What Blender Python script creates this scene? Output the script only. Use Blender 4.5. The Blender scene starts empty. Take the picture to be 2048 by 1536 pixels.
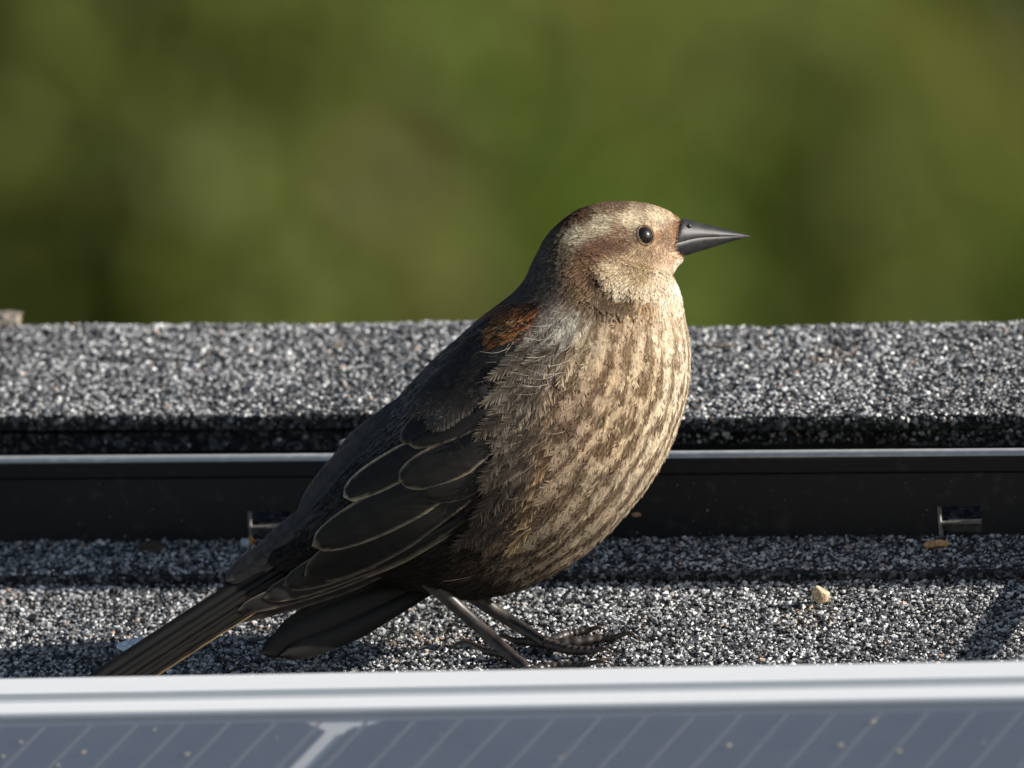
import bpy, math, random
import numpy as np
from mathutils import Vector, Matrix
from mathutils.bvhtree import BVHTree

random.seed(7)
rng = np.random.default_rng(7)
scene = bpy.context.scene
COL = scene.collection
R = math.radians

# ------------------------------------------------------------------ camera, light, exposure
PX = 8192.0            # photograph pixels per metre at the bird
DIST = 6.0             # metres from lens to bird
LOOK_UP = R(1.5)
FWD = np.array([0.0, math.cos(LOOK_UP), math.sin(LOOK_UP)])
UPV = np.array([0.0, -math.sin(LOOK_UP), math.cos(LOOK_UP)])
RGT = np.array([1.0, 0.0, 0.0])
CAMPOS = -FWD * DIST
cam_data = bpy.data.cameras.new('camera')
cam = bpy.data.objects.new('camera', cam_data)
COL.objects.link(cam)
cam.location = Vector(CAMPOS)
cam.rotation_euler = (math.pi / 2 + LOOK_UP, 0, 0)
cam_data.sensor_width = 36.0
cam_data.lens = 36.0 * DIST / (2048.0 / PX)
cam_data.clip_start = 0.1
cam_data.clip_end = 2000.0
cam_data.dof.use_dof = True
cam_data.dof.focus_distance = DIST - 0.012
cam_data.dof.aperture_fstop = cam_data.lens / 36.0
scene.camera = cam

SUN_AZ = R(97)         # clockwise from the view direction: from the right, a little on the camera's side
SUN_EL = R(25)
SUN = np.array([math.sin(SUN_AZ) * math.cos(SUN_EL), math.cos(SUN_AZ) * math.cos(SUN_EL), math.sin(SUN_EL)])
world = bpy.data.worlds.new('World')
scene.world = world
world.use_nodes = True
wn = world.node_tree.nodes
sky = wn.new('ShaderNodeTexSky')
sky.sky_type = 'NISHITA'
sky.sun_disc = False
sky.sun_elevation = SUN_EL
sky.sun_rotation = SUN_AZ
bg = wn['Background']
bg.inputs['Strength'].default_value = 0.052
world.node_tree.links.new(sky.outputs['Color'], bg.inputs['Color'])
sun_data = bpy.data.lights.new('sun', 'SUN')
sun_data.energy = 5.0
sun_data.angle = R(0.5)
sun_data.color = (1.0, 0.95, 0.86)
sun = bpy.data.objects.new('sun', sun_data)
COL.objects.link(sun)
sun.rotation_euler = Vector(SUN).to_track_quat('Z', 'Y').to_euler()
vs = scene.view_settings
vs.view_transform = 'Standard'
vs.look = 'None'
vs.exposure = 0.7
vs.gamma = 1.0
vs.use_curve_mapping = False

# ------------------------------------------------------------------ helpers
def lin(c):
    c = np.asarray(c, float) / 255.0
    return np.where(c <= 0.04045, c / 12.92, ((c + 0.055) / 1.055) ** 2.4)

def P(px, py, d=0.0):
    """world point at photo pixel px, py and d metres beyond the bird's plane"""
    px = np.asarray(px, float); py = np.asarray(py, float); d = np.asarray(d, float)
    k = (DIST + d) / DIST
    x = (px - 1024.0) / PX * k
    z = (768.0 - py) / PX * k
    return d[..., None] * FWD + x[..., None] * RGT + z[..., None] * UPV

def to_px(p):
    q = np.asarray(p, float) - CAMPOS
    dep = q @ FWD
    k = dep / DIST
    return (q @ RGT) / k * PX + 1024, 768 - (q @ UPV) / k * PX, dep - DIST

def mesh_np(name, v, f, col=None, smooth=False, uvw=None):
    v = np.ascontiguousarray(v, np.float32); f = np.ascontiguousarray(f, np.int32)
    me = bpy.data.meshes.new(name)
    n, k = f.shape
    me.vertices.add(len(v)); me.loops.add(n * k); me.polygons.add(n)
    me.vertices.foreach_set('co', v.ravel())
    me.loops.foreach_set('vertex_index', f.ravel())
    me.polygons.foreach_set('loop_start', np.arange(0, n * k, k, dtype=np.int32))
    me.polygons.foreach_set('loop_total', np.full(n, k, np.int32))
    me.polygons.foreach_set('use_smooth', np.full(n, smooth))
    if col is not None:
        a = me.color_attributes.new('Col', 'FLOAT_COLOR', 'POINT')
        c4 = np.ones((len(v), 4), np.float32); c4[:, :3] = col
        a.data.foreach_set('color', c4.ravel())
    if uvw is not None:
        a = me.attributes.new('vane', 'FLOAT_VECTOR', 'POINT')
        a.data.foreach_set('vector', np.ascontiguousarray(uvw, np.float32).ravel())
    me.update(); me.validate()
    return me

def obj(name, me, mat=None, parent=None, **props):
    o = bpy.data.objects.new(name, me)
    COL.objects.link(o)
    if mat is not None and me is not None and not me.materials:
        me.materials.append(mat)
    if parent is not None:
        o.parent = parent
    for k, val in props.items():
        o[k] = val
    return o

def thing(name, label, cat, loc=(0, 0, 0), group=None):
    o = bpy.data.objects.new(name, None)
    COL.objects.link(o)
    o.empty_display_size = 0.01
    o.location = Vector(loc)
    o['label'] = label; o['category'] = cat
    if group: o['group'] = group
    return o

class MB:
    """collects quads and triangles into one mesh"""
    def __init__(s): s.v = []; s.f = []
    def box(s, a, b, jitter=0):
        (x0, y0, z0), (x1, y1, z1) = a, b
        i = len(s.v)
        s.v += [(x0, y0, z0), (x1, y0, z0), (x1, y1, z0), (x0, y1, z0), (x0, y0, z1), (x1, y0, z1), (x1, y1, z1), (x0, y1, z1)]
        s.f += [tuple(i + k for k in q) for q in ((0, 3, 2, 1), (4, 5, 6, 7), (0, 1, 5, 4), (1, 2, 6, 5), (2, 3, 7, 6), (3, 0, 4, 7))]
    def sweep(s, rings, closed=True, caps=True):
        i = len(s.v); n = len(rings[0])
        for r in rings: s.v += [tuple(p) for p in r]
        for a in range(len(rings) - 1):
            for b in range(n if closed else n - 1):
                c = (b + 1) % n
                s.f.append((i + a * n + b, i + a * n + c, i + (a + 1) * n + c, i + (a + 1) * n + b))
        if caps:
            s.f.append(tuple(i + b for b in reversed(range(n))))
            s.f.append(tuple(i + (len(rings) - 1) * n + b for b in range(n)))
    def mesh(s, name, smooth=False):
        me = bpy.data.meshes.new(name)
        me.from_pydata([tuple(map(float, p)) for p in s.v], [], s.f)
        if smooth:
            me.polygons.foreach_set('use_smooth', [True] * len(me.polygons))
        me.update()
        return me

def tube_rings(path, radii, n=10):
    path = [Vector(p) for p in path]
    rings = []
    up = Vector((0.13, 0.2, 1.0))
    for i, p in enumerate(path):
        t = (path[min(i + 1, len(path) - 1)] - path[max(i - 1, 0)]).normalized()
        a = t.cross(up).normalized(); b = t.cross(a)
        rings.append([p + (a * math.cos(2 * math.pi * k / n) + b * math.sin(2 * math.pi * k / n)) * radii[i] for k in range(n)])
    return rings

def spline(pts, n):
    pts = np.asarray(pts, float)
    m = len(pts)
    if m == 2:
        t = np.linspace(0, 1, n)[:, None]
        return pts[0] * (1 - t) + pts[1] * t
    ext = np.vstack([2 * pts[0] - pts[1], pts, 2 * pts[-1] - pts[-2]])
    u = np.linspace(0, m - 1 - 1e-9, n)
    i = u.astype(int); t = (u - i)[:, None]
    p0, p1, p2, p3 = ext[i], ext[i + 1], ext[i + 2], ext[i + 3]
    return 0.5 * (2 * p1 + (p2 - p0) * t + (2 * p0 - 5 * p1 + 4 * p2 - p3) * t ** 2 + (3 * p1 - p0 - 3 * p2 + p3) * t ** 3)

def mat(name, color=(0.5, 0.5, 0.5), rough=0.6, spec=0.5, metal=0.0):
    m = bpy.data.materials.new(name)
    m.use_nodes = True
    b = m.node_tree.nodes['Principled BSDF']
    b.inputs['Base Color'].default_value = (*color, 1)
    b.inputs['Roughness'].default_value = rough
    b.inputs['Specular IOR Level'].default_value = spec
    b.inputs['Metallic'].default_value = metal
    return m, m.node_tree.nodes, m.node_tree.links, b

def attr_mat(name, rough=0.6, spec=0.3, noise=None, amount=0.25, coord='Object', translucent=0.0, sheen=0.0):
    m, n, l, b = mat(name, rough=rough, spec=spec)
    a = n.new('ShaderNodeAttribute'); a.attribute_name = 'Col'
    src = a.outputs['Color']
    if noise:
        tc = n.new('ShaderNodeTexCoord')
        t = n.new('ShaderNodeTexNoise'); t.inputs['Scale'].default_value = noise; t.inputs['Detail'].default_value = 4
        l.new(tc.outputs[coord], t.inputs['Vector'])
        mr = n.new('ShaderNodeMapRange'); mr.inputs['From Min'].default_value = 0.3; mr.inputs['From Max'].default_value = 0.7
        mr.inputs['To Min'].default_value = 1 - amount; mr.inputs['To Max'].default_value = 1 + amount
        l.new(t.outputs['Fac'], mr.inputs['Value'])
        mx = n.new('ShaderNodeVectorMath'); mx.operation = 'SCALE'
        l.new(src, mx.inputs[0]); l.new(mr.outputs['Result'], mx.inputs['Scale'])
        src = mx.outputs['Vector']
    l.new(src, b.inputs['Base Color'])
    if sheen:
        b.inputs['Sheen Weight'].default_value = sheen
    if translucent:
        out = n['Material Output']
        tr = n.new('ShaderNodeBsdfTranslucent'); l.new(src, tr.inputs['Color'])
        mi = n.new('ShaderNodeMixShader'); mi.inputs['Fac'].default_value = translucent
        l.new(b.outputs['BSDF'], mi.inputs[1]); l.new(tr.outputs['BSDF'], mi.inputs[2])
        l.new(mi.outputs['Shader'], out.inputs['Surface'])
    return m

# ------------------------------------------------------------------ roof frame: u along the courses, w up the slope, n off the roof
PITCH = R(18); TURN = R(18)
Uax = np.array([math.cos(TURN), -math.sin(TURN), 0.0])
Hax = np.array([math.sin(TURN), math.cos(TURN), 0.0])
Wax = Hax * math.cos(PITCH) + np.array([0, 0, math.sin(PITCH)])
Nax = -Hax * math.sin(PITCH) + np.array([0, 0, math.cos(PITCH)])
ROOF0 = P(1060, 1310, 0.0)
RM = Matrix(((Uax[0], Wax[0], Nax[0], ROOF0[0]), (Uax[1], Wax[1], Nax[1], ROOF0[1]), (Uax[2], Wax[2], Nax[2], ROOF0[2]), (0, 0, 0, 1)))

def local(px, py, n0=0.0):
    """u, w where the sight line of a photo pixel meets the plane n = n0"""
    a = P(px, py, 0.0); dirv = a - CAMPOS; dirv = dirv / np.linalg.norm(dirv)
    o = ROOF0 + Nax * n0
    t = np.dot(o - CAMPOS, Nax) / np.dot(dirv, Nax)
    q = CAMPOS + dirv * t - ROOF0
    return float(q @ Uax), float(q @ Wax)

def world_of(u, w, n):
    return ROOF0 + u * Uax + w * Wax + n * Nax

def on_roof(px, py, n0=0.0):
    u, w = local(px, py, n0)
    return world_of(u, w, n0)

T1 = 0.0026                                             # thickness of the upper course
w_step = local(1024, 1166, 0.0)[1]
w_vent = local(1024, 1078, T1)[1]
g_up = math.acos(min(1, abs(np.dot(Nax, UPV))))
n_vent = T1 + (1078 - 909) / PX / float(Nax @ UPV)       # top of the vent's front wall
W_CAP = w_vent + 0.024                                   # front edge of the cap shingles, set back behind the vent's lip
def n_at(px, py, w):
    lo, hi = -0.05, 0.15
    for _ in range(60):
        m = (lo + hi) / 2
        if local(px, py, m)[1] < w: hi = m
        else: lo = m
    return (lo + hi) / 2
n_captop = n_at(1500, 835, W_CAP)
n_under = n_at(1500, 888, W_CAP + 0.002)
w_ledge = W_CAP

# ------------------------------------------------------------------ materials of the setting
def granule_base_mat():
    m, n, l, b = mat('asphalt_shingle', rough=0.85, spec=0.3)
    tc = n.new('ShaderNodeTexCoord')
    v = n.new('ShaderNodeTexVoronoi'); v.inputs['Scale'].default_value = 900
    l.new(tc.outputs['Object'], v.inputs['Vector'])
    sep = n.new('ShaderNodeSeparateColor'); l.new(v.outputs['Color'], sep.inputs['Color'])
    cr = n.new('ShaderNodeValToRGB')
    e = cr.color_ramp.elements
    e[0].position = 0.0; e[0].color = (0.012, 0.012, 0.013, 1)
    e[1].position = 1.0; e[1].color = (0.16, 0.165, 0.18, 1)
    x = e.new(0.6); x.color = (0.03, 0.031, 0.034, 1)
    l.new(sep.outputs['Red'], cr.inputs['Fac']); l.new(cr.outputs['Color'], b.inputs['Base Color'])
    bu = n.new('ShaderNodeBump'); bu.inputs['Strength'].default_value = 0.7; bu.inputs['Distance'].default_value = 0.0006
    l.new(v.outputs['Distance'], bu.inputs['Height']); l.new(bu.outputs['Normal'], b.inputs['Normal'])
    return m
M_shingle = granule_base_mat()
M_granule = attr_mat('mineral_granules', rough=0.42, spec=0.5)
M_edge, _n, _l, _b = mat('asphalt_core', (0.014, 0.013, 0.012), 0.8, 0.3)

def speckled(name, base, dust, scale, thresh, rough, spec=0.5, bump=0.0):
    m, n, l, b = mat(name, base, rough, spec)
    tc = n.new('ShaderNodeTexCoord')
    t = n.new('ShaderNodeTexNoise'); t.inputs['Scale'].default_value = scale; t.inputs['Detail'].default_value = 5
    l.new(tc.outputs['Object'], t.inputs['Vector'])
    cr = n.new('ShaderNodeValToRGB'); e = cr.color_ramp.elements
    e[0].position = thresh; e[0].color = (*base, 1); e[1].position = thresh + 0.14; e[1].color = (*dust, 1)
    l.new(t.outputs['Fac'], cr.inputs['Fac']); l.new(cr.outputs['Color'], b.inputs['Base Color'])
    if bump:
        bu = n.new('ShaderNodeBump'); bu.inputs['Strength'].default_value = bump; bu.inputs['Distance'].default_value = 0.0005
        l.new(t.outputs['Fac'], bu.inputs['Height']); l.new(bu.outputs['Normal'], b.inputs['Normal'])
    return m
M_vent = speckled('black_vent_plastic', (0.013, 0.013, 0.015), (0.035, 0.033, 0.033), 260, 0.58, 0.48, 0.4, 0.15)
M_ledge = speckled('sunlit_vent_lip', (0.50, 0.50, 0.49), (0.62, 0.62, 0.60), 300, 0.5, 0.4, 0.5)  # pale base paints the sunlight caught on the black vent's lip

# ------------------------------------------------------------------ granules
ICO_V = []
ph = (1 + 5 ** 0.5) / 2
for a_, b_ in ((-1, ph), (1, ph), (-1, -ph), (1, -ph)): ICO_V.append((a_, b_, 0))
for a_, b_ in ((-1, ph), (1, ph), (-1, -ph), (1, -ph)): ICO_V.append((0, a_, b_))
for a_, b_ in ((ph, -1), (ph, 1), (-ph, -1), (-ph, 1)): ICO_V.append((a_, 0, b_))
ICO_V = np.array(ICO_V); ICO_V /= np.linalg.norm(ICO_V[0])
ICO_F = np.array([(0, 11, 5), (0, 5, 1), (0, 1, 7), (0, 7, 10), (0, 10, 11), (1, 5, 9), (5, 11, 4), (11, 10, 2), (10, 7, 6), (7, 1, 8),
                  (3, 9, 4), (3, 4, 2), (3, 2, 6), (3, 6, 8), (3, 8, 9), (4, 9, 5), (2, 4, 11), (6, 2, 10), (8, 6, 7), (9, 8, 1)])

OCT_V = np.array([(1.15, 0, 0), (-1.15, 0, 0), (0, 1.15, 0), (0, -1.15, 0), (0, 0, 1.15), (0, 0, -1.15)])
OCT_F = np.array([(0, 2, 4), (2, 1, 4), (1, 3, 4), (3, 0, 4), (2, 0, 5), (1, 2, 5), (3, 1, 5), (0, 3, 5)])
def rand_rot(n):
    q = rng.normal(size=(n, 4)); q /= np.linalg.norm(q, axis=1)[:, None]
    w, x, y, z = q.T
    return np.stack([1 - 2 * (y * y + z * z), 2 * (x * y - z * w), 2 * (x * z + y * w), 2 * (x * y + z * w), 1 - 2 * (x * x + z * z), 2 * (y * z - x * w),
                     2 * (x * z - y * w), 2 * (y * z + x * w), 1 - 2 * (x * x + y * y)], 1).reshape(n, 3, 3)

def granule_colors(n):
    r = rng.random(n); s = rng.random(n)
    c = np.zeros((n, 3))
    k = r < 0.28; c[k] = (0.012 + 0.03 * s[k])[:, None] * np.array([1.0, 1.0, 1.02])
    k = (r >= 0.28) & (r < 0.56); c[k] = (0.10 + 0.14 * s[k])[:, None] * np.array([1.0, 1.0, 1.02])
    k = (r >= 0.56) & (r < 0.84); c[k] = (0.28 + 0.26 * s[k])[:, None] * np.array([1.0, 1.0, 1.01])
    k = (r >= 0.84) & (r < 0.988); c[k] = (0.58 + 0.24 * s[k])[:, None] * np.array([1.0, 1.0, 1.0])
    k = r >= 0.988; c[k] = (0.3 + 0.25 * s[k])[:, None] * np.array([1.15, 0.8, 0.6])
    return c

def granules(pos, normal, name, parent, size=0.00056, dark=1.0):
    """pos (n,3) in the parent's frame; flattish irregular crystals half sunk in the asphalt"""
    n = len(pos)
    sc = size * np.clip(np.exp(rng.normal(0, 0.36, n)), 0.4, 1.9)
    shape = OCT_V[None] * (1 + rng.uniform(-0.3, 0.3, (n, 6, 1)))
    shape = shape * rng.uniform(0.6, 1.25, (n, 1, 3))
    v = np.einsum('nij,nkj->nki', rand_rot(n), shape) * sc[:, None, None]
    nn = np.broadcast_to(normal, (n, 3))
    d = np.einsum('nki,ni->nk', v, nn)
    v = v - 0.25 * d[..., None] * nn[:, None, :]
    v = v + pos[:, None, :] + (nn * (sc * rng.uniform(-0.05, 0.55, n))[:, None])[:, None, :]
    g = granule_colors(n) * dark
    x, y = pos[:, 0], pos[:, 1]
    wear = 1 + 0.16 * np.sin(x * 83 + 2 * np.sin(y * 120)) * np.sin(y * 145 + 1.3 * np.sin(x * 61)) + 0.10 * np.sin(x * 37 + 1) + rng.normal(0, 0.05, n)
    g = g * np.clip(wear, 0.6, 1.4)[:, None]
    for (cx_, cy_, rr_) in ((-0.055, 0.158, .006), (-0.10, 0.172, .005), (0.09, 0.19, .006), (-0.03, 0.012, .007), (0.062, 0.03, .006), (0.03, 0.165, .005)):
        k = (np.hypot(x - cx_, (y - cy_) * 0.7) < rr_ * (1 + rng.normal(0, 0.35, n))) & (rng.random(n) < 0.4)
        g[k] = g[k] * 0.5 + np.array([0.24, 0.17, 0.11])
    c = np.repeat(np.clip(g, 0, 0.9), 6, axis=0)
    f = (OCT_F[None] + 6 * np.arange(n)[:, None, None]).reshape(-1, 3)
    return obj(name, mesh_np(name, v.reshape(-1, 3), f, c), M_granule, parent, kind='stuff')

# ------------------------------------------------------------------ ground, roof
M_ground = speckled('rough_grass_ground', (0.05, 0.075, 0.02), (0.09, 0.085, 0.04), 0.6, 0.45, 0.95, 0.1)
gm = MB(); gm.box((-900, -600, -6.4), (900, 1200, -6.0))
obj('ground', gm.mesh('ground'), M_ground, kind='structure')

roof = obj('roof', None, kind='structure')
roof.matrix_world = RM
W_RIDGE = w_ledge + 0.095
deck = MB()
deck.box((-2.6, -3.2, -0.03), (2.6, W_RIDGE - 0.012, -0.0012))
obj('roof_deck', deck.mesh('roof_deck'), M_shingle, roof)
back = MB()                                              # the far slope, falling away behind the ridge
c2, s2 = math.cos(2 * PITCH), math.sin(2 * PITCH)
y0 = W_RIDGE - 0.008
back.sweep([[(x, y0, -0.002), (x, y0 + 3.2 * c2, -0.002 - 3.2 * s2), (x, y0 + 3.2 * c2, -0.03 - 3.2 * s2), (x, y0 - 0.01, -0.03)] for x in (-2.6, 2.6)])
obj('far_slope', back.mesh('far_slope'), M_shingle, roof)

def wavy_strip(u0, u1, w_front, w_back, n0, n1, wob, seed, step=0.002, curve=None):
    """a shingle: a slab with a slightly ragged front edge"""
    r = np.random.default_rng(seed)
    us = np.arange(u0, u1 + step, step)
    e = np.cumsum(r.normal(0, 1, len(us))); e = e - np.linspace(e[0], e[-1], len(us)); e = wob * (0.5 * e / (np.abs(e).max() + 1e-9) + r.normal(0, 0.25, len(us)))
    t = n0 + 0.0003 * np.sin(us * 60 + seed) 
    m = MB()
    rings = []
    for u, ee, nn in zip(us, e, t):
        rings.append([(u, w_front + ee, nn), (u, w_front + ee * 0.6 - 0.0004, n1 - 0.0008), (u, w_front + ee + 0.0006, n1), (u, w_back, n1), (u, w_back, n0)])
    m.sweep(rings)
    return m, us, e

# field shingles: separate tabs per course, those near the bird carry real granules
def course(w0, w1, n0, n1, cuts, seed):
    for k in range(len(cuts) - 1):
        m, us, e = wavy_strip(cuts[k] + 0.0006, cuts[k + 1] - 0.0006, w0, w1, n0, n1, 0.0011, seed + k)
        obj('shingle', m.mesh('shingle'), M_edge if False else M_shingle, roof)
course(w_step - 0.145, w_step + 0.05, -0.001, -0.0002, [-0.9, -0.31, 0.33, 0.95], 10)
course(w_step, w_vent + 0.04, 0.0, T1, [-0.95, -0.42, 0.22, 0.9], 20)

GU = 0.165
def scatter(u0, u1, w0, w1, density):
    n = int(abs((u1 - u0) * (w1 - w0)) * density * 1e6)
    return rng.uniform(u0, u1, n), rng.uniform(w0, w1, n)
def mid_u(w):
    return -w * 0.31
w_near = local(1024, 1350, 0)[1] - 0.022
u, w = scatter(-GU, GU, w_near, w_step + 0.004, 1.45); u = u + mid_u(w)
granules(np.stack([u, w, np.full(len(u), 0.0)], 1), (0, 0, 1), 'granules', roof, 0.00043)
u, w = scatter(-GU, GU, w_step + 0.0008, w_vent + 0.003, 1.4); u = u + mid_u(w)
granules(np.stack([u, w, np.full(len(u), T1)], 1), (0, 0, 1), 'granules', roof, 0.00042)
# sparse grit on the cut edge of the upper course
n = 500
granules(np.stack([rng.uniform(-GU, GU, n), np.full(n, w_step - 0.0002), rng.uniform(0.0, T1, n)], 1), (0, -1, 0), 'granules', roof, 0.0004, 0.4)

# ------------------------------------------------------------------ ridge vent
vent = thing('ridge_vent', 'long black plastic ridge vent with small slots under the ridge cap shingles', 'roof vent')
vent.matrix_world = RM
u_a = local(1884, 1045, T1 + 0.003)[0]; u_b = local(1968, 1045, T1 + 0.003)[0]
u_c = local(514, 1045, T1 + 0.003)[0]; sw = u_b - u_a
slots = [(u_c - (u_a - u_c), u_c - (u_a - u_c) + sw), (u_c, u_c + sw), (u_a, u_b), (u_a + (u_a - u_c), u_a + (u_a - u_c) + sw)]
kz = float(Nax @ UPV) * PX
ns0 = T1 + (1078 - 1071) / kz; ns1 = T1 + (1078 - 1018) / kz; nlip = T1 + (1078 - 1051) / kz
wall = MB()
xs = [-0.6] + [x for s in slots for x in s] + [0.6]
for i in range(0, len(xs), 2):
    wall.box((xs[i], w_vent, T1 - 0.0005), (xs[i + 1], w_vent + 0.0022, n_vent - 0.0052))
for s0, s1 in slots:
    wall.box((s0, w_vent, ns1), (s1, w_vent + 0.0022, n_vent - 0.0052))
    wall.box((s0, w_vent + 0.0001, T1 - 0.0005), (s1, w_vent + 0.0022, ns0))
obj('front_wall', wall.mesh('front_wall'), M_vent, vent)
up = MB()                                               # shallow rounded shoulder above the wall
prof = [(-0.0004, n_vent - 0.0052), (-0.0010, n_vent - 0.0045), (-0.0013, n_vent - 0.0012), (-0.0010, n_vent - 0.0007), (0.0030, n_vent - 0.0007), (0.0030, n_vent - 0.0052)]
up.sweep([[(x, w_vent + a, b) for a, b in prof] for x in (-0.6, 0.6)])
obj('shoulder', up.mesh('shoulder'), M_vent, vent)
lg = MB()
prof = [(-0.0012, n_vent - 0.0006), (-0.0012, n_vent - 0.0004), (-0.0009, n_vent - 0.0001), (-0.0003, n_vent + 0.0001), (0.0026, n_vent + 0.0002), (0.0034, n_vent - 0.0002), (0.0034, n_vent - 0.0012)]
lg.sweep([[(x, w_vent + a, b) for a, b in prof] for x in np.linspace(-0.6, 0.6, 40)])
obj('top_lip', lg.mesh('top_lip'), M_ledge, vent)
bk = MB(); bk.box((-0.6, w_vent + 0.0275, T1 - 0.0005), (0.6, w_vent + 0.10, n_under - 0.0004))
obj('inner_wall', bk.mesh('inner_wall'), M_vent, vent)
nd = 230                                                 # dust and grit stuck to the wall
dv = np.stack([rng.uniform(-0.28, 0.2, nd), np.full(nd, w_vent - 0.00005), T1 + rng.uniform(0.0, 1.0, nd) ** 1.4 * (n_vent - 0.006 - T1)], 1)
ds = 0.00013 * np.exp(rng.normal(0, 0.45, nd))
dm = np.einsum('nij,kj->nki', rand_rot(nd), OCT_V) * ds[:, None, None] * np.array([1, 0.5, 1.2]) + dv[:, None, :]
df = (OCT_F[None] + 6 * np.arange(nd)[:, None, None]).reshape(-1, 3)
dc = np.repeat((rng.uniform(0.06, 0.4, nd) ** 1.3)[:, None] * np.array([1, 0.96, 0.9]), 6, axis=0)
obj('dust_flecks', mesh_np('dust_flecks', dm.reshape(-1, 3), df, dc), M_granule, vent, kind='stuff')
M_tab = speckled('grey_slot_plastic', (0.04, 0.04, 0.038), (0.08, 0.075, 0.07), 600, 0.5, 0.5)
M_lit_edge = speckled('lit_slot_edge', (0.2, 0.19, 0.17), (0.34, 0.33, 0.3), 600, 0.5, 0.5)  # pale strips paint the light caught along the slot edges
for s0, s1 in slots:
    lp = MB()
    lp.box((s0 + 0.0016, w_vent + 0.0006, ns0), (s1 - 0.0002, w_vent + 0.0030, nlip))
    slip = obj('slot_lip', lp.mesh('slot_lip'), M_tab, vent)
    eg = MB()
    eg.sweep([[(s0 + 0.0004, w_vent - 0.0003, nlip + a), (s0 + 0.0004, w_vent + 0.0006, nlip + a), (s1 - 0.0002, w_vent + 0.0006, nlip + a), (s1 - 0.0002, w_vent - 0.0001, nlip + a)] for a in (-0.0002, 0.0003)])
    eg.sweep([[(s0 - 0.0002, w_vent - 0.0006, T1), (s0 + 0.0007, w_vent - 0.0004, T1), (s0 + 0.0007, w_vent + 0.0006, T1), (s0 - 0.0002, w_vent + 0.0006, T1)],
              [(s0 - 0.0002, w_vent - 0.0006, nlip), (s0 + 0.0004, w_vent - 0.0004, nlip), (s0 + 0.0004, w_vent + 0.0006, nlip), (s0 - 0.0002, w_vent + 0.0006, nlip)],
              [(s0 - 0.0001, w_vent - 0.0004, ns1), (s0 + 0.0002, w_vent - 0.0003, ns1), (s0 + 0.0002, w_vent + 0.0004, ns1), (s0 - 0.0001, w_vent + 0.0004, ns1)]])
    obj('slot_edge', eg.mesh('slot_edge'), M_lit_edge, slip)

# ------------------------------------------------------------------ ridge cap shingles
def cap(u0, u1, w_front, n_low, thick, seed, tilt=0.0, w_extra=0.0, name='ridge_cap_shingle', label=None):
    """cap shingle bent over the ridge; returns front edge data for the granules"""
    r = np.random.default_rng(seed)
    us = np.arange(u0, u1 + 1e-6, 0.002)
    e = 0.0012 * (np.interp(us, np.linspace(u0, u1, 30), r.normal(0, 0.5, 30)) + r.normal(0, 0.18, len(us)))
    wr = W_RIDGE + w_extra
    m = MB(); rings = []
    def top(wv, uu):
        lift = tilt * (uu - u0)
        x = wv - (wr - 0.022)
        b = np.where(x > 0, -np.minimum(x, 0.03) ** 2 / (2 * 0.045) * 1.0, 0) - np.where(x > 0.03, (x - 0.03) * 0.72, 0)
        return n_low + thick + lift + b + 0.0003 * np.sin(uu * 45 + seed) + 0.0001 * np.sin(uu * 130 + 2 * seed)
    wl = np.concatenate([[0, 0.0004, 0.0012], np.linspace(0.004, wr + 0.09 - w_front, 26)])
    for uu, ee in zip(us, e):
        t = [(uu, w_front + ee * (1 if k < 3 else 0) + x, float(top(w_front + x, uu)) - (0.0007 if k == 0 else 0.00015 if k == 1 else 0)) for k, x in enumerate(wl)]
        bot = [(uu, p[1] + 0.0003, p[2] - thick) for p in reversed(t)]
        rings.append(t + bot)
    m.sweep(rings)
    o = obj(name, m.mesh(name, False), M_shingle, roof)
    return top, us, e

n_c0 = n_under
kc = 1 / kz
w_capf = W_CAP; TH = 0.0029
u_seam = local(1140, 835, n_captop)[0]
caps_under = [(-0.62, -0.02), (-0.0185, 0.62)]
for k, (a, b) in enumerate(caps_under):
    cap(a, b, w_ledge + 0.0018 + 0.0010 * k, n_c0, n_captop - TH - n_c0 - 0.0002, 31 + k, name='shingle')
topL, usL, eL = cap(-0.70, u_seam, w_capf - 0.0005, n_captop - TH, TH, 41, 0.0030, name='shingle')
topR, usR, eR = cap(u_seam + 0.0012, 0.62, w_capf, n_captop - TH, TH, 43, 0.0, name='shingle')

def cap_granules(top, u0, u1, us, e, dens=1.5):
    u, w = scatter(u0, u1, 0, 1, 0.115 * dens)
    w = w_capf - 0.0006 + w * 0.115
    ee = np.interp(u, us, e)
    keep = w > w_capf + ee - 0.0005
    u, w = u[keep], w[keep]
    z = top(w, u)
    dz = (top(w + 0.0005, u) - top(w - 0.0005, u)) / 0.001
    nn = np.stack([0 * u, -dz, np.ones_like(u)], 1); nn /= np.linalg.norm(nn, axis=1)[:, None]
    granules(np.stack([u, w, z], 1), nn, 'granules', roof, 0.00042)
    n = int((u1 - u0) * 2600)                            # ragged granule fringe hanging on the cut edge
    uu = rng.uniform(u0, u1, n)
    h = np.abs(rng.normal(0, 0.0009, n))
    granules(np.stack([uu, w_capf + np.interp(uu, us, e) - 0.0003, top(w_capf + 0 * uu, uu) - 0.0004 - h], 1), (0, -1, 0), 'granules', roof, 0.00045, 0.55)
cap_granules(topL, -GU - 0.12, u_seam - 0.0004, usL, eL)
cap_granules(topR, u_seam + 0.0012, GU + 0.03, usR, eR)
n = 420                                                 # loose grit caught between the two cap layers
uu = rng.uniform(-GU - 0.05, GU, n) ; uu = np.where(rng.random(n) < 0.6, rng.uniform(0.0, GU, n), uu)
granules(np.stack([uu, np.full(n, w_ledge + 0.0015) + rng.uniform(-0.0008, 0.001, n), np.full(n, n_c0 + 0.001) + rng.uniform(-0.0004, 0.0024, n)], 1), (0, -1, 0), 'granules', roof, 0.00055, 0.8)

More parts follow.
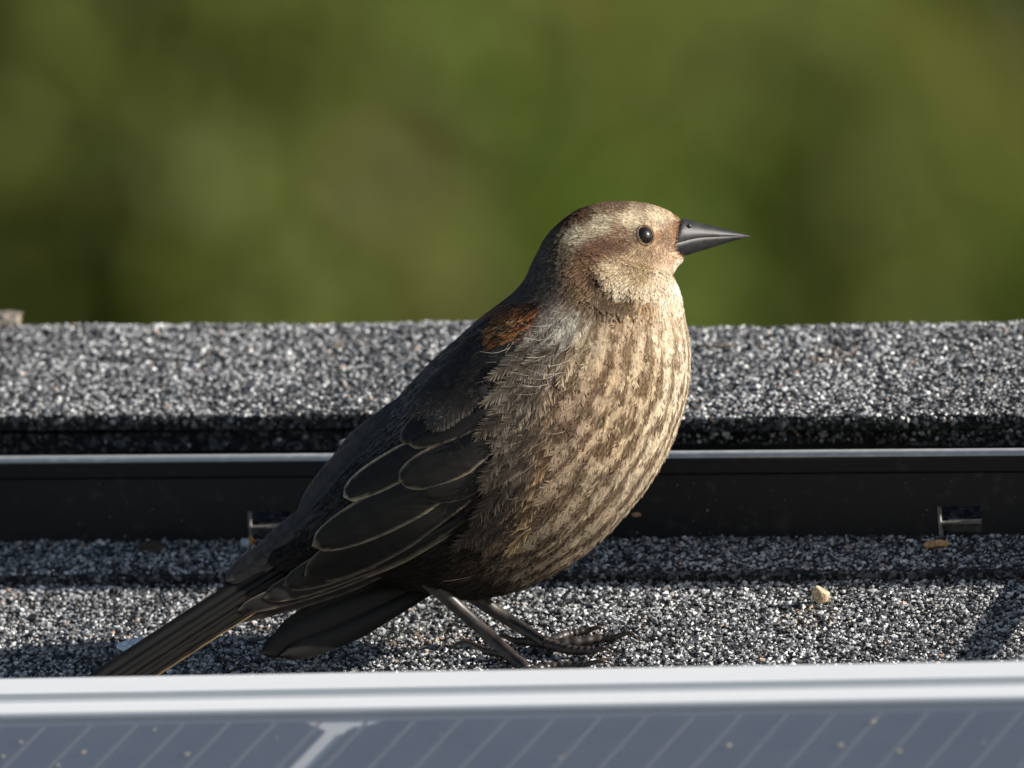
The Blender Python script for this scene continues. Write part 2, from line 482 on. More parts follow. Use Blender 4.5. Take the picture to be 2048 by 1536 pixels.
# ------------------------------------------------------------------ solar panel in front
panel = thing('solar_panel', 'silver framed solar panel along the bottom edge, in front of the bird', 'solar panel')
n_p = 0.046
up_, wp_ = local(1024, 1343, n_p)
PMx = RM @ Matrix.Translation((0, wp_, n_p)) @ Matrix.Rotation(R(0.9), 4, 'Z') @ Matrix.Rotation(R(-0.45), 4, 'Y')
panel.matrix_world = PMx
M_alu, n_, l_, b_ = mat('anodised_aluminium', (0.93, 0.935, 0.94), 0.42, 0.5, 0.08)
t_ = n_.new('ShaderNodeTexNoise'); t_.inputs['Scale'].default_value = 90; t_.inputs['Detail'].default_value = 4
tc_ = n_.new('ShaderNodeTexCoord'); mp_ = n_.new('ShaderNodeMapping'); mp_.inputs['Scale'].default_value = (0.08, 1, 1)
l_.new(tc_.outputs['Object'], mp_.inputs['Vector']); l_.new(mp_.outputs['Vector'], t_.inputs['Vector'])
mr_ = n_.new('ShaderNodeMapRange'); mr_.inputs['To Min'].default_value = 0.36; mr_.inputs['To Max'].default_value = 0.5
l_.new(t_.outputs['Fac'], mr_.inputs['Value']); l_.new(mr_.outputs['Result'], b_.inputs['Roughness'])
FR = 0.0145
fr = MB()
def frame_bar(m, pts):
    m.sweep(pts)
L0, L1 = -0.75, 0.95
prof = [(0.0, -0.035), (0.0, -0.0008), (-0.0008, 0.0), (-FR + 0.0012, 0.0), (-FR, -0.0012), (-FR - 0.0010, -0.0017), (-FR - 0.0088, -0.0017), (-FR - 0.0094, -0.0021), (-FR - 0.0096, -0.0028), (-FR + 0.004, -0.0045), (-FR + 0.006, -0.035)]
fr.sweep([[(x, a, b) for a, b in prof] for x in (L0, L1)])
PL = 1.62
fr.sweep([[(x, -PL - a, b) for a, b in reversed(prof)] for x in (L0, L1)])
fr.box((L0 - FR, -PL, -0.035), (L0 - 0.0002, 0, -0.0001)); fr.box((L1 + 0.0002, -PL, -0.035), (L1 + FR, 0, -0.0001))
obj('frame', fr.mesh('frame'), M_alu, panel)
M_white, *_ = mat('white_backsheet', (0.88, 0.88, 0.88), 0.55, 0.4)
bs = MB(); bs.box((L0, -PL + 0.003, -0.006), (L1, -FR - 0.0002, -0.0046))
obj('backsheet', bs.mesh('backsheet'), M_white, panel)
M_cell = speckled('silicon_cell', (0.022, 0.034, 0.07), (0.04, 0.052, 0.085), 40, 0.42, 0.35, 0.5)
M_bus, *_ = mat('silver_busbar', (0.17, 0.17, 0.175), 0.5, 0.5, 0.2)
PMn = np.array(PMx)
def panel_local(px, py, n0):
    o = PMn[:3, 3] + PMn[:3, 2] * n0
    dirv = P(px, py, 0.0) - CAMPOS; dirv /= np.linalg.norm(dirv)
    t = np.dot(o - CAMPOS, PMn[:3, 2]) / np.dot(dirv, PMn[:3, 2])
    q = CAMPOS + dirv * t - PMn[:3, 3]
    return float(q @ PMn[:3, 0]), float(q @ PMn[:3, 1])
gx, gy = panel_local(690, 1441, -0.0035)
GAP, CELL, CH = 0.0054, 0.184, 0.0075
def cell_mesh():
    m = MB(); h = CELL / 2 - GAP / 2
    oct_ = [(-h + CH, -h), (h - CH, -h), (h, -h + CH), (h, h - CH), (h - CH, h), (-h + CH, h), (-h, h - CH), (-h, -h + CH)]
    m.sweep([[(a, b, -0.0041) for a, b in oct_], [(a, b, -0.0036) for a, b in oct_]])
    return m.mesh('cell')
def bus_mesh():
    m = MB(); h = CELL / 2 - GAP / 2 - 0.0005
    for k in range(16):
        x = -CELL / 2 + CELL * (k + 0.5) / 16
        m.box((x - 0.0005, -h, -0.0036), (x + 0.0005, h, -0.0034))
    return m.mesh('busbars')
cm = cell_mesh(); cm.materials.append(M_cell)
bm_ = bus_mesh(); bm_.materials.append(M_bus)
for i in range(-4, 6):
    for j in range(0, 3):
        cx = gx + (i + 0.5) * CELL; cy = gy - (j + 0.5) * CELL + GAP / 2
        if cx - CELL / 2 < L0 or cx + CELL / 2 > L1: continue
        c = obj('cell', cm, None, panel); c.location = (cx, cy, 0)
        b2 = obj('busbars', bm_, None, c, kind='stuff')
M_glass = bpy.data.materials.new('panel_glass'); M_glass.use_nodes = True
n_, l_ = M_glass.node_tree.nodes, M_glass.node_tree.links
n_.remove(n_['Principled BSDF'])
tr_ = n_.new('ShaderNodeBsdfTransparent'); gl_ = n_.new('ShaderNodeBsdfGlossy'); gl_.inputs['Roughness'].default_value = 0.12
df_ = n_.new('ShaderNodeBsdfDiffuse'); df_.inputs['Color'].default_value = (0.52, 0.54, 0.58, 1)
fz_ = n_.new('ShaderNodeFresnel'); fz_.inputs['IOR'].default_value = 1.5
m1_ = n_.new('ShaderNodeMixShader'); m2_ = n_.new('ShaderNodeMixShader'); m2_.inputs['Fac'].default_value = 0.08
ge_ = n_.new('ShaderNodeNewGeometry'); mr_ = n_.new('ShaderNodeMapRange'); mr_.inputs['To Min'].default_value = 1.5; mr_.inputs['To Max'].default_value = 1 / 1.5
l_.new(ge_.outputs['Backfacing'], mr_.inputs['Value']); l_.new(mr_.outputs['Result'], fz_.inputs['IOR'])
l_.new(fz_.outputs['Fac'], m1_.inputs['Fac']); l_.new(tr_.outputs[0], m1_.inputs[1]); l_.new(gl_.outputs[0], m1_.inputs[2])
l_.new(m1_.outputs[0], m2_.inputs[1]); l_.new(df_.outputs[0], m2_.inputs[2]); l_.new(m2_.outputs[0], n_['Material Output'].inputs['Surface'])
gl = MB(); gl.box((L0 + 0.0003, -PL + 0.003, -0.0026), (L1 - 0.0003, -FR - 0.0097, -0.0020))
obj('glass', gl.mesh('glass'), M_glass, panel)
spk = []
for px, py, r in ((40, 1482, 9), (5, 1510, 9), (165, 1502, 7), (115, 1528, 8), (308, 1456, 6), (372, 1505, 10), (553, 1473, 6), (1457, 1488, 10), (1680, 1488, 11), (1798, 1500, 9), (1745, 1440, 8), (1965, 1482, 7), (1120, 1512, 5), (880, 1465, 4)):
    spk.append((*panel_local(px, py, -0.0015), 0.72 * r / PX))
M_speck = speckled('dried_dirt', (0.26, 0.235, 0.20), (0.42, 0.39, 0.34), 900, 0.5, 0.9, 0.2)
vs_, fs_ = [], []
for k, (x, y, r) in enumerate(spk):
    s = ICO_V * (1 + rng.uniform(-0.3, 0.3, (12, 1))) * np.array([1, 1.6, 0.22]) * r * rng.uniform(0.7, 1.2, 3)
    vs_.append(s + np.array([x, y, -0.0018])); fs_.append(ICO_F + 12 * k)
obj('dirt_specks', mesh_np('dirt_specks', np.vstack(vs_), np.vstack(fs_)), M_speck, panel, kind='stuff')

# unseen conduit added beyond the right edge to cast the diagonal shadow
M_pipe, *_ = mat('galvanised_conduit', (0.45, 0.45, 0.46), 0.45, 0.5, 0.7)
def shadow_source(px, py, n0):
    p = on_roof(px, py, 0.0)
    t = n0 / float(SUN @ Nax)
    return p + SUN * t
pa = shadow_source(2040, 1180, 0.026); pb = shadow_source(1938, 1322, 0.026)
ext = (pa - pb)
cd = MB(); cd.sweep(tube_rings([pb - ext * 0.6, pb, pa, pa + ext * 0.12], [0.0019] * 4, 12))
for q in (pb - ext * 0.3,):
    lo = q - Nax * 0.028
    cd.sweep(tube_rings([lo, q], [0.0016, 0.0016], 8))
conduit = obj('conduit', cd.mesh('conduit', True), M_pipe, None, label='unseen thin grey conduit added beyond the right edge to cast the diagonal shadow', category='conduit')

# unseen pipe, added off frame, leaned and sized to shade the ridge vent strip
w_lo = local(1500, 1178, 0.0)[1]; w_hi = w_vent - (n_vent - T1) * float(SUN @ Wax) / float(SUN @ Nax) - 0.001
w_hi = max(w_hi, w_lo + 0.012)
pr = (w_hi - w_lo) / 2 * float(SUN @ Nax) / math.hypot(float(SUN @ Nax), float(SUN @ Wax)) * 0.97
foot = np.array(world_of(0.27, (w_lo + w_hi) / 2, 0.0))
lean = Wax * float(SUN @ Wax) + Nax * float(SUN @ Nax)
pl = MB(); N_ = 32
def ringp(z, r): return [(r * math.cos(2 * math.pi * k / N_), r * math.sin(2 * math.pi * k / N_), z) for k in range(N_)]
pl.sweep([ringp(-0.03, pr), ringp(0.42, pr), ringp(0.42, pr * 0.88), ringp(0.05, pr * 0.88)])
pipe = thing('shade_pipe', 'unseen black pipe added beyond the right edge to shade the strip below the ridge vent', 'shade pipe', foot)
pipe.rotation_euler = Vector(lean).to_track_quat('Z', 'Y').to_euler()
obj('tube', pl.mesh('tube', True), mat('black_pipe', (0.02, 0.02, 0.02), 0.5, 0.4)[0], pipe)
fl = MB(); fl.sweep([ringp(-0.02, pr * 1.9), ringp(0.004, pr * 1.7), ringp(0.03, pr * 1.06), ringp(0.03, pr * 1.001), ringp(-0.02, pr * 1.001)])
obj('collar', fl.mesh('collar', True), mat('rubber_collar', (0.03, 0.03, 0.03), 0.7, 0.3)[0], pipe)

# ------------------------------------------------------------------ trees behind
M_leaf = attr_mat('sunlit_leaves', rough=0.55, spec=0.3, translucent=0.55)
M_bark = speckled('grey_brown_bark', (0.07, 0.055, 0.04), (0.12, 0.10, 0.08), 6, 0.45, 0.9, 0.2, 0.4)
def leaf_cloud(centers, radii, colors, counts, size):
    vv, ff, cc = [], [], []
    base = 0
    quad = np.array([[0, -0.5, 0], [0.32, -0.1, 0.06], [0.0, 0.6, 0], [-0.32, -0.1, 0.06]])
    for c, r, col, n in zip(centers, radii, colors, counts):
        d = rng.normal(size=(n, 3)); d /= np.linalg.norm(d, axis=1)[:, None]
        p = np.asarray(c) + d * (r * rng.random(n) ** 0.45)[:, None] * np.array([1, 1, 0.85])
        rot = rand_rot(n)
        v = np.einsum('nij,kj->nki', rot, quad) * (size * rng.uniform(0.6, 1.3, n))[:, None, None] + p[:, None, :]
        vv.append(v.reshape(-1, 3)); ff.append(base + np.arange(4 * n).reshape(n, 4)); base += 4 * n
        k = np.asarray(col)[None] * rng.uniform(0.7, 1.3, (n, 1))
        cc.append(np.repeat(k, 4, axis=0))
    return mesh_np('crown', np.vstack(vv), np.vstack(ff), np.vstack(cc))

OLIVE, BRIGHT, GREEN, DARK, BROWN = (0.165, 0.19, 0.042), (0.215, 0.24, 0.05), (0.15, 0.205, 0.036), (0.095, 0.10, 0.036), (0.125, 0.11, 0.05)  # DARK and BROWN boughs paint shaded gaps into the leaf colour
def tree(px, dist, height, rad, palette, label, special=(), seed=0, leaves=7000):
    rr = np.random.default_rng(seed)
    base = P(px, 768, dist).copy(); base[2] = -6.0
    t = thing('tree', label, 'tree', base, 'trees behind the roof')
    m = MB()
    H = height + 6.0
    path = [(0, 0, 0), (0.1, 0.05, H * 0.3), (0.0, 0.1, H * 0.6), (0.05, 0, H * 0.9)]
    sp = spline(path, 10)
    m.sweep(tube_rings(sp, list(np.linspace(0.2, 0.04, 10)), 10))
    cents, rads, cols, cnts = [], [], [], []
    nb = 26
    for k in range(nb):
        a = rr.uniform(0, 2 * math.pi); hh = H * rr.uniform(0.25, 1.0)
        ro = rad * rr.uniform(0.35, 1.0) * math.sin(math.pi * min(1, max(0.12, (hh / H - 0.15) / 0.95))) ** 0.6
        c = np.array([math.cos(a) * ro, math.sin(a) * ro, hh])
        cents.append(c); rads.append(rad * rr.uniform(0.28, 0.45)); cols.append(palette[rr.integers(len(palette))]); cnts.append(leaves // nb)
        if k % 2 == 0:
            q = spline([(0, 0, hh * 0.6), (c[0] * 0.5, c[1] * 0.5, hh * 0.78), tuple(c * 0.97)], 6)
            m.sweep(tube_rings(q, list(np.linspace(0.07, 0.015, 6)), 6))
    fill = []
    if special:
        x_lo, x_hi = min(q[0] for q in special) - 250, max(q[0] for q in special) + 250
        d_ = np.median([q[5] for q in special]) + 0.45
        for x in np.arange(x_lo, x_hi, 210):
            for y in np.arange(-200, 900, 210):
                fill.append((x + rr.uniform(-70, 70), y + rr.uniform(-70, 70), 0.26, palette[rr.integers(len(palette))], 750, d_ + rr.uniform(-0.2, 0.2)))
    for (x, y, r, col, cnt, dd) in list(special) + fill:               # boughs that face the camera
        c = P(x, y, dist + dd) - base
        cents.append(c); rads.append(r); cols.append(col); cnts.append(int(cnt * 0.45))
        q = spline([(0, 0, c[2] * 0.8), tuple(c * np.array([0.5, 0.5, 0.93])), tuple(c)], 6)
        m.sweep(tube_rings(q, list(np.linspace(0.05, 0.01, 6)), 6))
    obj('trunk', m.mesh('trunk', True), M_bark, t)
    obj('crown', leaf_cloud(cents, rads, cols, cnts, 0.085), M_leaf, t, kind='stuff')
    return t

tree(-900, 27, 3.4, 2.0, [OLIVE, GREEN, BROWN], 'dark olive tree far behind the roof at the left of the picture', [
    (60, 90, 0.26, DARK, 900, -1.9), (300, 120, 0.22, BROWN, 700, -1.9), (450, 340, 0.24, BROWN, 900, -1.9), (40, 440, 0.28, OLIVE, 1300, -2.3), (20, 20, 0.14, OLIVE, 500, -2.2),
    (230, 520, 0.26, OLIVE, 1300, -2.3), (420, 560, 0.22, OLIVE, 1000, -2.2), (170, 270, 0.2, DARK, 600, -1.9), (0, 600, 0.2, GREEN, 700, -2.3), (520, 140, 0.2, OLIVE, 900, -2.1), (480, 300, 0.3, BROWN, 1500, -1.6), (500, 520, 0.3, OLIVE, 1500, -1.7), (400, 80, 0.3, BROWN, 1300, -1.6)], 1)
tree(820, 34, 3.2, 1.7, [OLIVE, BRIGHT, GREEN], 'bright yellow green tree far behind the bird', [
    (720, 40, 0.26, BRIGHT, 1100, -1.5), (920, 90, 0.28, BRIGHT, 1200, -1.6), (640, 240, 0.2, OLIVE, 800, -1.4), (850, 290, 0.24, OLIVE, 1000, -1.5),
    (1010, 480, 0.28, GREEN, 1400, -1.8), (760, 500, 0.24, BRIGHT, 1000, -1.7), (560, 540, 0.2, OLIVE, 900, -1.6), (1060, 180, 0.18, OLIVE, 700, -1.6)], 2)
tree(1900, 42, 3.6, 2.2, [GREEN, OLIVE, BRIGHT], 'mid green tree far behind the roof at the right of the picture', [
    (1250, 300, 0.22, DARK, 900, -2.0), (1180, 90, 0.2, OLIVE, 900, -2.1), (1420, 130, 0.2, OLIVE, 900, -2.2), (1640, 130, 0.3, BRIGHT, 1500, -2.4), (1680, 300, 0.22, OLIVE, 900, -2.2),
    (1450, 590, 0.24, OLIVE, 800, -1.9), (1400, 380, 0.22, GREEN, 700, -1.9), (1800, 470, 0.22, OLIVE, 900, -2.1), (2010, 70, 0.2, DARK, 700, -2.0),
    (1920, 260, 0.22, BRIGHT, 900, -2.3), (1990, 580, 0.26, GREEN, 1200, -2.4), (1660, 560, 0.22, OLIVE, 800, -2.1), (1440, 280, 0.3, OLIVE, 1400, -1.6), (1540, 520, 0.3, OLIVE, 1500, -1.7), (1300, 500, 0.26, GREEN, 1200, -1.7), (1600, 410, 0.36, OLIVE, 2000, -2.9), (1560, 250, 0.3, OLIVE, 1600, -2.9), (1500, 560, 0.34, OLIVE, 1800, -2.9), (1420, 400, 0.3, GREEN, 1300, -3.0)], 3)
for k, (px, d, h, r) in enumerate(((-3800, 45, 4.0, 3.0), (400, 52, 5.0, 3.2), (1400, 55, 5.5, 3.4), (4600, 46, 4.2, 3.0), (2600, 56, 5.0, 3.2))):
    tree(px, d, h, r, [OLIVE, GREEN, DARK], ['broad dark tree standing furthest to the left', 'dark tree in the back row behind the bright tree', 'tall dark tree in the back row between the bright and mid green trees',
         'broad dark tree standing furthest to the right', 'dark tree in the back row at the right'][k], (), 20 + k, 9000)
hm = MB()
xs_ = np.linspace(-260, 260, 40)
hm.sweep([[(x, 150, -6.2), (x, 190, 10 + 3 * math.sin(x * 0.05)), (x, 240, 16 + 4 * math.sin(x * 0.03 + 1)), (x, 300, -6.2)] for x in xs_])
obj('hill', hm.mesh('hill', True), speckled('wooded_hill', (0.04, 0.055, 0.02), (0.07, 0.085, 0.03), 0.12, 0.45, 0.95, 0.1), kind='structure')

# ------------------------------------------------------------------ the bird
BIRD0 = on_roof(1060, 1310, 0.0)
bird = thing('blackbird', 'brown streaked bird with a pointed dark bill standing on the shingle roof', 'bird', BIRD0)
BI = Matrix.Translation(-Vector(BIRD0))
def bobj(name, me, m, parent=bird, **kw):
    """mesh given in world space, hung under the bird"""
    me.transform(BI)
    return obj(name, me, m, parent, **kw)

def yc(px):
    return 0.32 * (np.asarray(px, float) - 1000) / PX
def yh(px):
    px = np.asarray(px, float)
    return np.where(px < 1120, yc(px), yc(1120) + 0.62 * (px - 1120) / PX)

ST = [  # dorsal point, ventral point, half width (px)
    ((520, 1100), (640, 1172), 40), ((570, 1050), (750, 1166), 70), ((645, 968), (850, 1186), 112), ((722, 880), (955, 1198), 150),
    ((792, 796), (1075, 1168), 180), ((862, 722), (1195, 1090), 200), ((928, 662), (1285, 992), 208), ((980, 618), (1343, 895), 203),
    ((1016, 590), (1376, 790), 188), ((1040, 566), (1383, 700), 168), ((1055, 540), (1372, 628), 146), ((1068, 512), (1362, 580), 126), ((1095, 475), (1345, 545), 100)]
HD = [(1072, 505, 600, 58), (1098, 462, 614, 84), (1148, 421, 627, 101), (1200, 403, 630, 106), (1250, 399, 624, 104), (1300, 405, 602, 96), (1333, 416, 574, 77),
      (1350, 426, 548, 48), (1362, 436, 530, 37), (1370, 448, 520, 20)]
def body_mesh():
    m = MB(); N = 40
    us = np.array([s[0] for s in ST], float); ls = np.array([s[1] for s in ST], float); ws = np.array([s[2] for s in ST], float)
    k = 40
    us, ls, ws = spline(us, k), spline(ls, k), spline(ws[:, None], k)[:, 0]
    rings = []
    a = np.linspace(0, 2 * math.pi, N, endpoint=False)
    for u_, l_, w_ in zip(us, ls, ws):
        c = (u_ + l_) / 2; h = (u_ - l_) / 2
        px = c[0] + h[0] * np.cos(a); py = c[1] + h[1] * np.cos(a)
        rings.append(P(px, py, yc(px) + w_ / PX * np.sin(a)))
    m.sweep(rings)
    hd = spline(np.array(HD, float), 30)
    rings = []
    for x, t, b, w_ in hd:
        py = (t + b) / 2 + (t - b) / 2 * np.cos(a)
        # the lower half of the head is a little narrower than the upper
        ww = w_ * (1 - 0.10 * np.clip(-np.cos(a), 0, 1))
        px = np.full(N, x)
        rings.append(P(px, py, yh(px) + ww / PX * np.sin(a)))
    m.sweep(rings)
    me = m.mesh('body')
    o = bpy.data.objects.new('body_build', me); COL.objects.link(o)
    r = o.modifiers.new('r', 'REMESH'); r.mode = 'VOXEL'; r.voxel_size = 0.0008
    s = o.modifiers.new('s', 'SMOOTH'); s.factor = 0.5; s.iterations = 10
    bpy.context.view_layer.update()
    dg = bpy.context.evaluated_depsgraph_get()
    out = bpy.data.meshes.new_from_object(o.evaluated_get(dg))
    bpy.data.objects.remove(o)
    out.name = 'body'
    return out
bme = body_mesh()
nv = len(bme.vertices)
bv = np.empty(nv * 3); bme.vertices.foreach_get('co', bv); bv = bv.reshape(-1, 3)
bn = np.empty(nv * 3); bme.vertices.foreach_get('normal', bn); bn = bn.reshape(-1, 3)
bv = bv - bn * 0.0004
crease = spline(np.array([(1172, 556), (1204, 592), (1258, 611), (1318, 606), (1364, 588)], float), 80)   # fold under the cheek
vx, vy, _d = to_px(bv)
near_ = np.nonzero((vx > 1130) & (vy > 480) & (vy < 680))[0]
dd_ = np.sqrt(((np.stack([vx[near_], vy[near_]], 1)[:, None] - crease[None]) ** 2).sum(2)); jm = dd_.argmin(1); dm_ = dd_.min(1)
up_ = vy[near_] < crease[jm, 1]
push = -0.00075 * np.exp(-(dm_ / 13) ** 2) + np.where(up_, 0.00035 * np.exp(-((dm_ - 30) / 17) ** 2), 0.0001 * np.exp(-((dm_ - 30) / 17) ** 2))
push *= np.clip((1350 - vx[near_]) / 70, 0, 1) * np.clip((vx[near_] - 1150) / 60, 0.0, 1)
bv[near_] += bn[near_] * push[:, None]
bme.vertices.foreach_set('co', bv.ravel()); bme.update()
bme.update(); bme.vertices.foreach_get('normal', nb_buf := np.empty(nv * 3)); bn = nb_buf.reshape(-1, 3)
bvh = BVHTree.FromPolygons([Vector(v) for v in bv], [tuple(p.vertices) for p in bme.polygons])

# plumage map: (px, py, pale, dark, streak width, length mm, half width mm)
PM = [
    (1210, 402, (150, 120, 88), (84, 60, 42), .5, 2.6, .75), (1140, 430, (108, 72, 50), (52, 36, 27), .6, 2.8, .8), (1175, 425, (120, 84, 58), (60, 42, 31), .6, 2.8, .8), (1250, 412, (150, 120, 88), (84, 62, 45), .5, 2.4, .7), (1290, 406, (190, 160, 122), (112, 85, 62), .4, 2.2, .6),
    (1335, 420, (215, 188, 148), (150, 118, 86), .3, 1.7, .5), (1352, 436, (222, 196, 158), (175, 140, 105), .2, 1.4, .4),
    (1320, 436, (226, 206, 168), (180, 152, 112), .2, 1.9, .55), (1265, 436, (222, 204, 164), (165, 140, 100), .25, 2.2, .6), (1205, 453, (196, 182, 146), (128, 110, 82), .35, 2.4, .7), (1162, 474, (188, 176, 144), (118, 102, 80), .4, 2.6, .75),
    (1245, 470, (165, 130, 92), (98, 70, 48), .4, 2.2, .6), (1291, 470, (104, 84, 66), (66, 52, 42), .4, 1.5, .45), (1240, 486, (132, 92, 60), (84, 58, 40), .6, 2.3, .6), (1210, 492, (128, 86, 56), (78, 52, 36), .6, 2.3, .6), (1180, 500, (134, 92, 60), (80, 54, 38), .6, 2.6, .7),
    (1170, 535, (165, 125, 78), (90, 60, 38), .5, 2.8, .8), (1185, 562, (120, 84, 52), (66, 44, 29), .5, 2.8, .8),
    (1260, 520, (182, 152, 112), (134, 104, 68), .35, 2.4, .6), (1280, 540, (178, 150, 104), (130, 102, 62), .35, 2.4, .6), (1225, 545, (205, 180, 140), (150, 122, 86), .3, 2.6, .65), (1240, 580, (214, 194, 158), (160, 134, 98), .3, 2.8, .75), (1300, 590, (228, 206, 168), (176, 148, 108), .25, 2.6, .7),
    (1352, 456, (176, 134, 98), (122, 88, 64), .35, 1.3, .34), (1338, 476, (178, 140, 106), (120, 90, 66), .4, 1.3, .36), (1322, 470, (160, 122, 92), (108, 80, 58), .4, 1.4, .4), (1316, 452, (212, 188, 152), (150, 118, 88), .3, 1.5, .45), (1290, 505, (178, 148, 110), (120, 94, 64), .35, 1.6, .5), (1320, 500, (196, 162, 126), (150, 112, 80), .3, 1.8, .5), (1340, 515, (226, 190, 154), (182, 140, 108), .2, 1.8, .5),
    (1335, 550, (230, 204, 170), (176, 142, 108), .2, 2.2, .6), (1362, 530, (248, 232, 210), (220, 198, 168), .12, 2.0, .6), (1360, 570, (252, 242, 222), (222, 202, 172), .12, 2.6, .7), (1340, 600, (238, 220, 186), (186, 156, 118), .2, 3.2, .9),
    (1215, 602, (118, 90, 56), (66, 48, 30), .5, 2.8, .8), (1250, 608, (120, 92, 58), (70, 50, 32), .5, 2.8, .8), (1290, 612, (196, 164, 120), (136, 104, 68), .4, 3.0, .9), (1170, 592, (150, 122, 80), (80, 58, 38), .45, 3.2, .9),
    (1085, 510, (124, 112, 100), (84, 74, 66), .5, 3.2, .9), (1100, 575, (122, 108, 94), (80, 69, 60), .5, 3.4, 1.0), (1130, 500, (120, 106, 84), (70, 58, 48), .5, 2.8, .8), (1040, 585, (118, 109, 100), (80, 73, 67), .5, 4.0, 1.2),
    (1250, 650, (226, 194, 148), (140, 104, 68), .45, 5.0, 1.3), (1330, 650, (244, 220, 178), (150, 114, 76), .4, 5.0, 1.3), (1375, 680, (250, 230, 194), (150, 118, 84), .35, 5.0, 1.4),
    (1360, 760, (250, 228, 186), (130, 98, 66), .38, 6.5, 1.7), (1290, 740, (238, 204, 152), (124, 90, 58), .46, 6.5, 1.8), (1210, 720, (214, 178, 128), (118, 86, 58), .5, 6.5, 1.8), (1180, 680, (212, 186, 146), (132, 104, 74), .4, 6.0, 1.7),
    (1330, 860, (240, 214, 170), (118, 88, 60), .44, 7.0, 1.9), (1240, 840, (222, 188, 138), (114, 84, 58), .5, 7.5, 2.0), (1150, 800, (184, 152, 116), (112, 86, 66), .5, 8.0, 2.1),
    (1140, 640, (206, 198, 180), (128, 112, 94), .45, 5.5, 1.6), (1110, 670, (188, 178, 162), (108, 96, 84), .45, 6.0, 1.7), (1060, 740, (172, 158, 142), (112, 98, 86), .4, 8.0, 2.0), (1050, 830, (165, 145, 122), (100, 84, 70), .45, 8.5, 2.1), (1020, 930, (150, 132, 112), (88, 74, 62), .45, 8.5, 2.1),
    (1280, 960, (226, 200, 158), (112, 84, 60), .46, 7.0, 1.9), (1200, 980, (212, 184, 142), (106, 80, 58), .5, 7.5, 2.0), (1110, 950, (186, 156, 118), (100, 76, 58), .5, 8.0, 2.1),
    (1210, 1070, (205, 180, 142), (98, 76, 58), .5, 7.0, 1.9), (1100, 1060, (186, 160, 124), (92, 70, 54), .5, 7.5, 2.0), (1080, 1150, (176, 154, 124), (82, 66, 52), .5, 7.0, 1.9), (980, 1080, (120, 104, 86), (66, 54, 46), .5, 8.0, 2.0),
    (980, 1180, (118, 104, 88), (60, 50, 44), .5, 8.0, 2.0), (880, 1170, (88, 78, 68), (48, 42, 38), .5, 8.0, 2.0), (780, 1160, (72, 66, 60), (42, 38, 36), .5, 8.0, 2.0), (680, 1150, (64, 60, 56), (40, 36, 34), .5, 7.0, 1.8),
    (1040, 625, (196, 122, 62), (50, 37, 29), .45, 5.0, 1.5), (985, 655, (188, 116, 60), (46, 35, 28), .5, 5.5, 1.6), (950, 640, (176, 158, 134), (72, 64, 58), .6, 7.0, 1.7), (900, 700, (176, 166, 150), (72, 66, 62), .65, 7.5, 1.8), (860, 745, (160, 152, 142), (72, 67, 63), .65, 7.0, 1.8),
    (800, 805, (132, 128, 124), (50, 47, 46), .5, 6.0, 1.7), (740, 880, (134, 131, 128), (52, 50, 50), .5, 6.0, 1.7), (650, 980, (134, 131, 128), (52, 50, 50), .5, 6.0, 1.6), (560, 1070, (84, 82, 82), (48, 46, 46), .5, 6.0, 1.5)]
pm_xy = np.array([(p[0], p[1]) for p in PM], float)
pm_val = np.array([list(lin(p[2])) + list(lin(p[3])) + [p[4], p[5], p[6]] for p in PM])
FLOW = [(1345, 430, -1, -.25), (1300, 405, -1, -.1), (1230, 400, -1, .05), (1130, 440, -.75, .65), (1080, 520, -.5, .85), (1200, 500, -1, .2), (1180, 475, -1, .15), (1260, 445, -1, 0), (1250, 560, -.75, .6), (1300, 540, -.6, .75),
        (1345, 470, -1, .1), (1340, 520, -.5, .85), (1365, 530, -.15, 1), (1362, 580, 0.05, 1), (1320, 590, -.35, .95), (1230, 590, -.6, .8), (1150, 580, -.55, .85), (1200, 620, -.35, .95), (1350, 700, 0.05, 1), (1270, 700, -.12, 1), (1180, 700, -.4, .9), (1380, 800, -.1, 1),
        (1310, 850, -.3, .95), (1220, 850, -.45, .9), (1320, 930, -.45, .9), (1200, 950, -.6, .8), (1230, 1050, -.72, .7), (1100, 1000, -.75, .66), (1130, 1130, -.85, .5), (1030, 1100, -.9, .45), (1000, 1190, -1, .2), (850, 1180, -1, .15), (700, 1160, -1, .3),
        (1050, 750, -.85, .5), (1060, 850, -.75, .65), (1010, 950, -.75, .66), (1130, 800, -.55, .83), (1000, 620, -.78, .62), (850, 760, -.68, .73), (650, 1000, -.68, .73), (1130, 640, -.5, .85), (1060, 660, -.75, .65)]
fl_xy = np.array([(f[0], f[1]) for f in FLOW], float); fl_v = np.array([(f[2], f[3]) for f in FLOW], float)
def idw(xy, ref, val, power, eps):
    out = np.zeros((len(xy), val.shape[1]))
    for a in range(0, len(xy), 20000):
        d2 = ((xy[a:a + 20000, None, :] - ref[None]) ** 2).sum(2) + eps
        w = d2 ** (-power / 2); w /= w.sum(1, keepdims=True)
        out[a:a + 20000] = w @ val
    return out
def style(px, py):
    return idw(np.stack([px, py], 1), pm_xy, pm_val, 5.2, 55.0)
def flow(px, py):
    v = idw(np.stack([px, py], 1), fl_xy, fl_v, 3.0, 300.0)
    return v / np.linalg.norm(v, axis=1)[:, None]

bpx, bpy_, _d = to_px(bv)
st = style(bpx, bpy_)
bcol = st[:, 0:3] * 0.45 + st[:, 3:6] * 0.55
a = bme.color_attributes.new('Col', 'FLOAT_COLOR', 'POINT')
c4 = np.ones((nv, 4), np.float32); c4[:, :3] = bcol
a.data.foreach_set('color', c4.ravel())
bme.polygons.foreach_set('use_smooth', [True] * len(bme.polygons))
M_feather = attr_mat('feather', rough=0.7, spec=0.12, translucent=0.12)
M_skin = attr_mat('down', rough=0.8, spec=0.1, noise=700, amount=0.3)

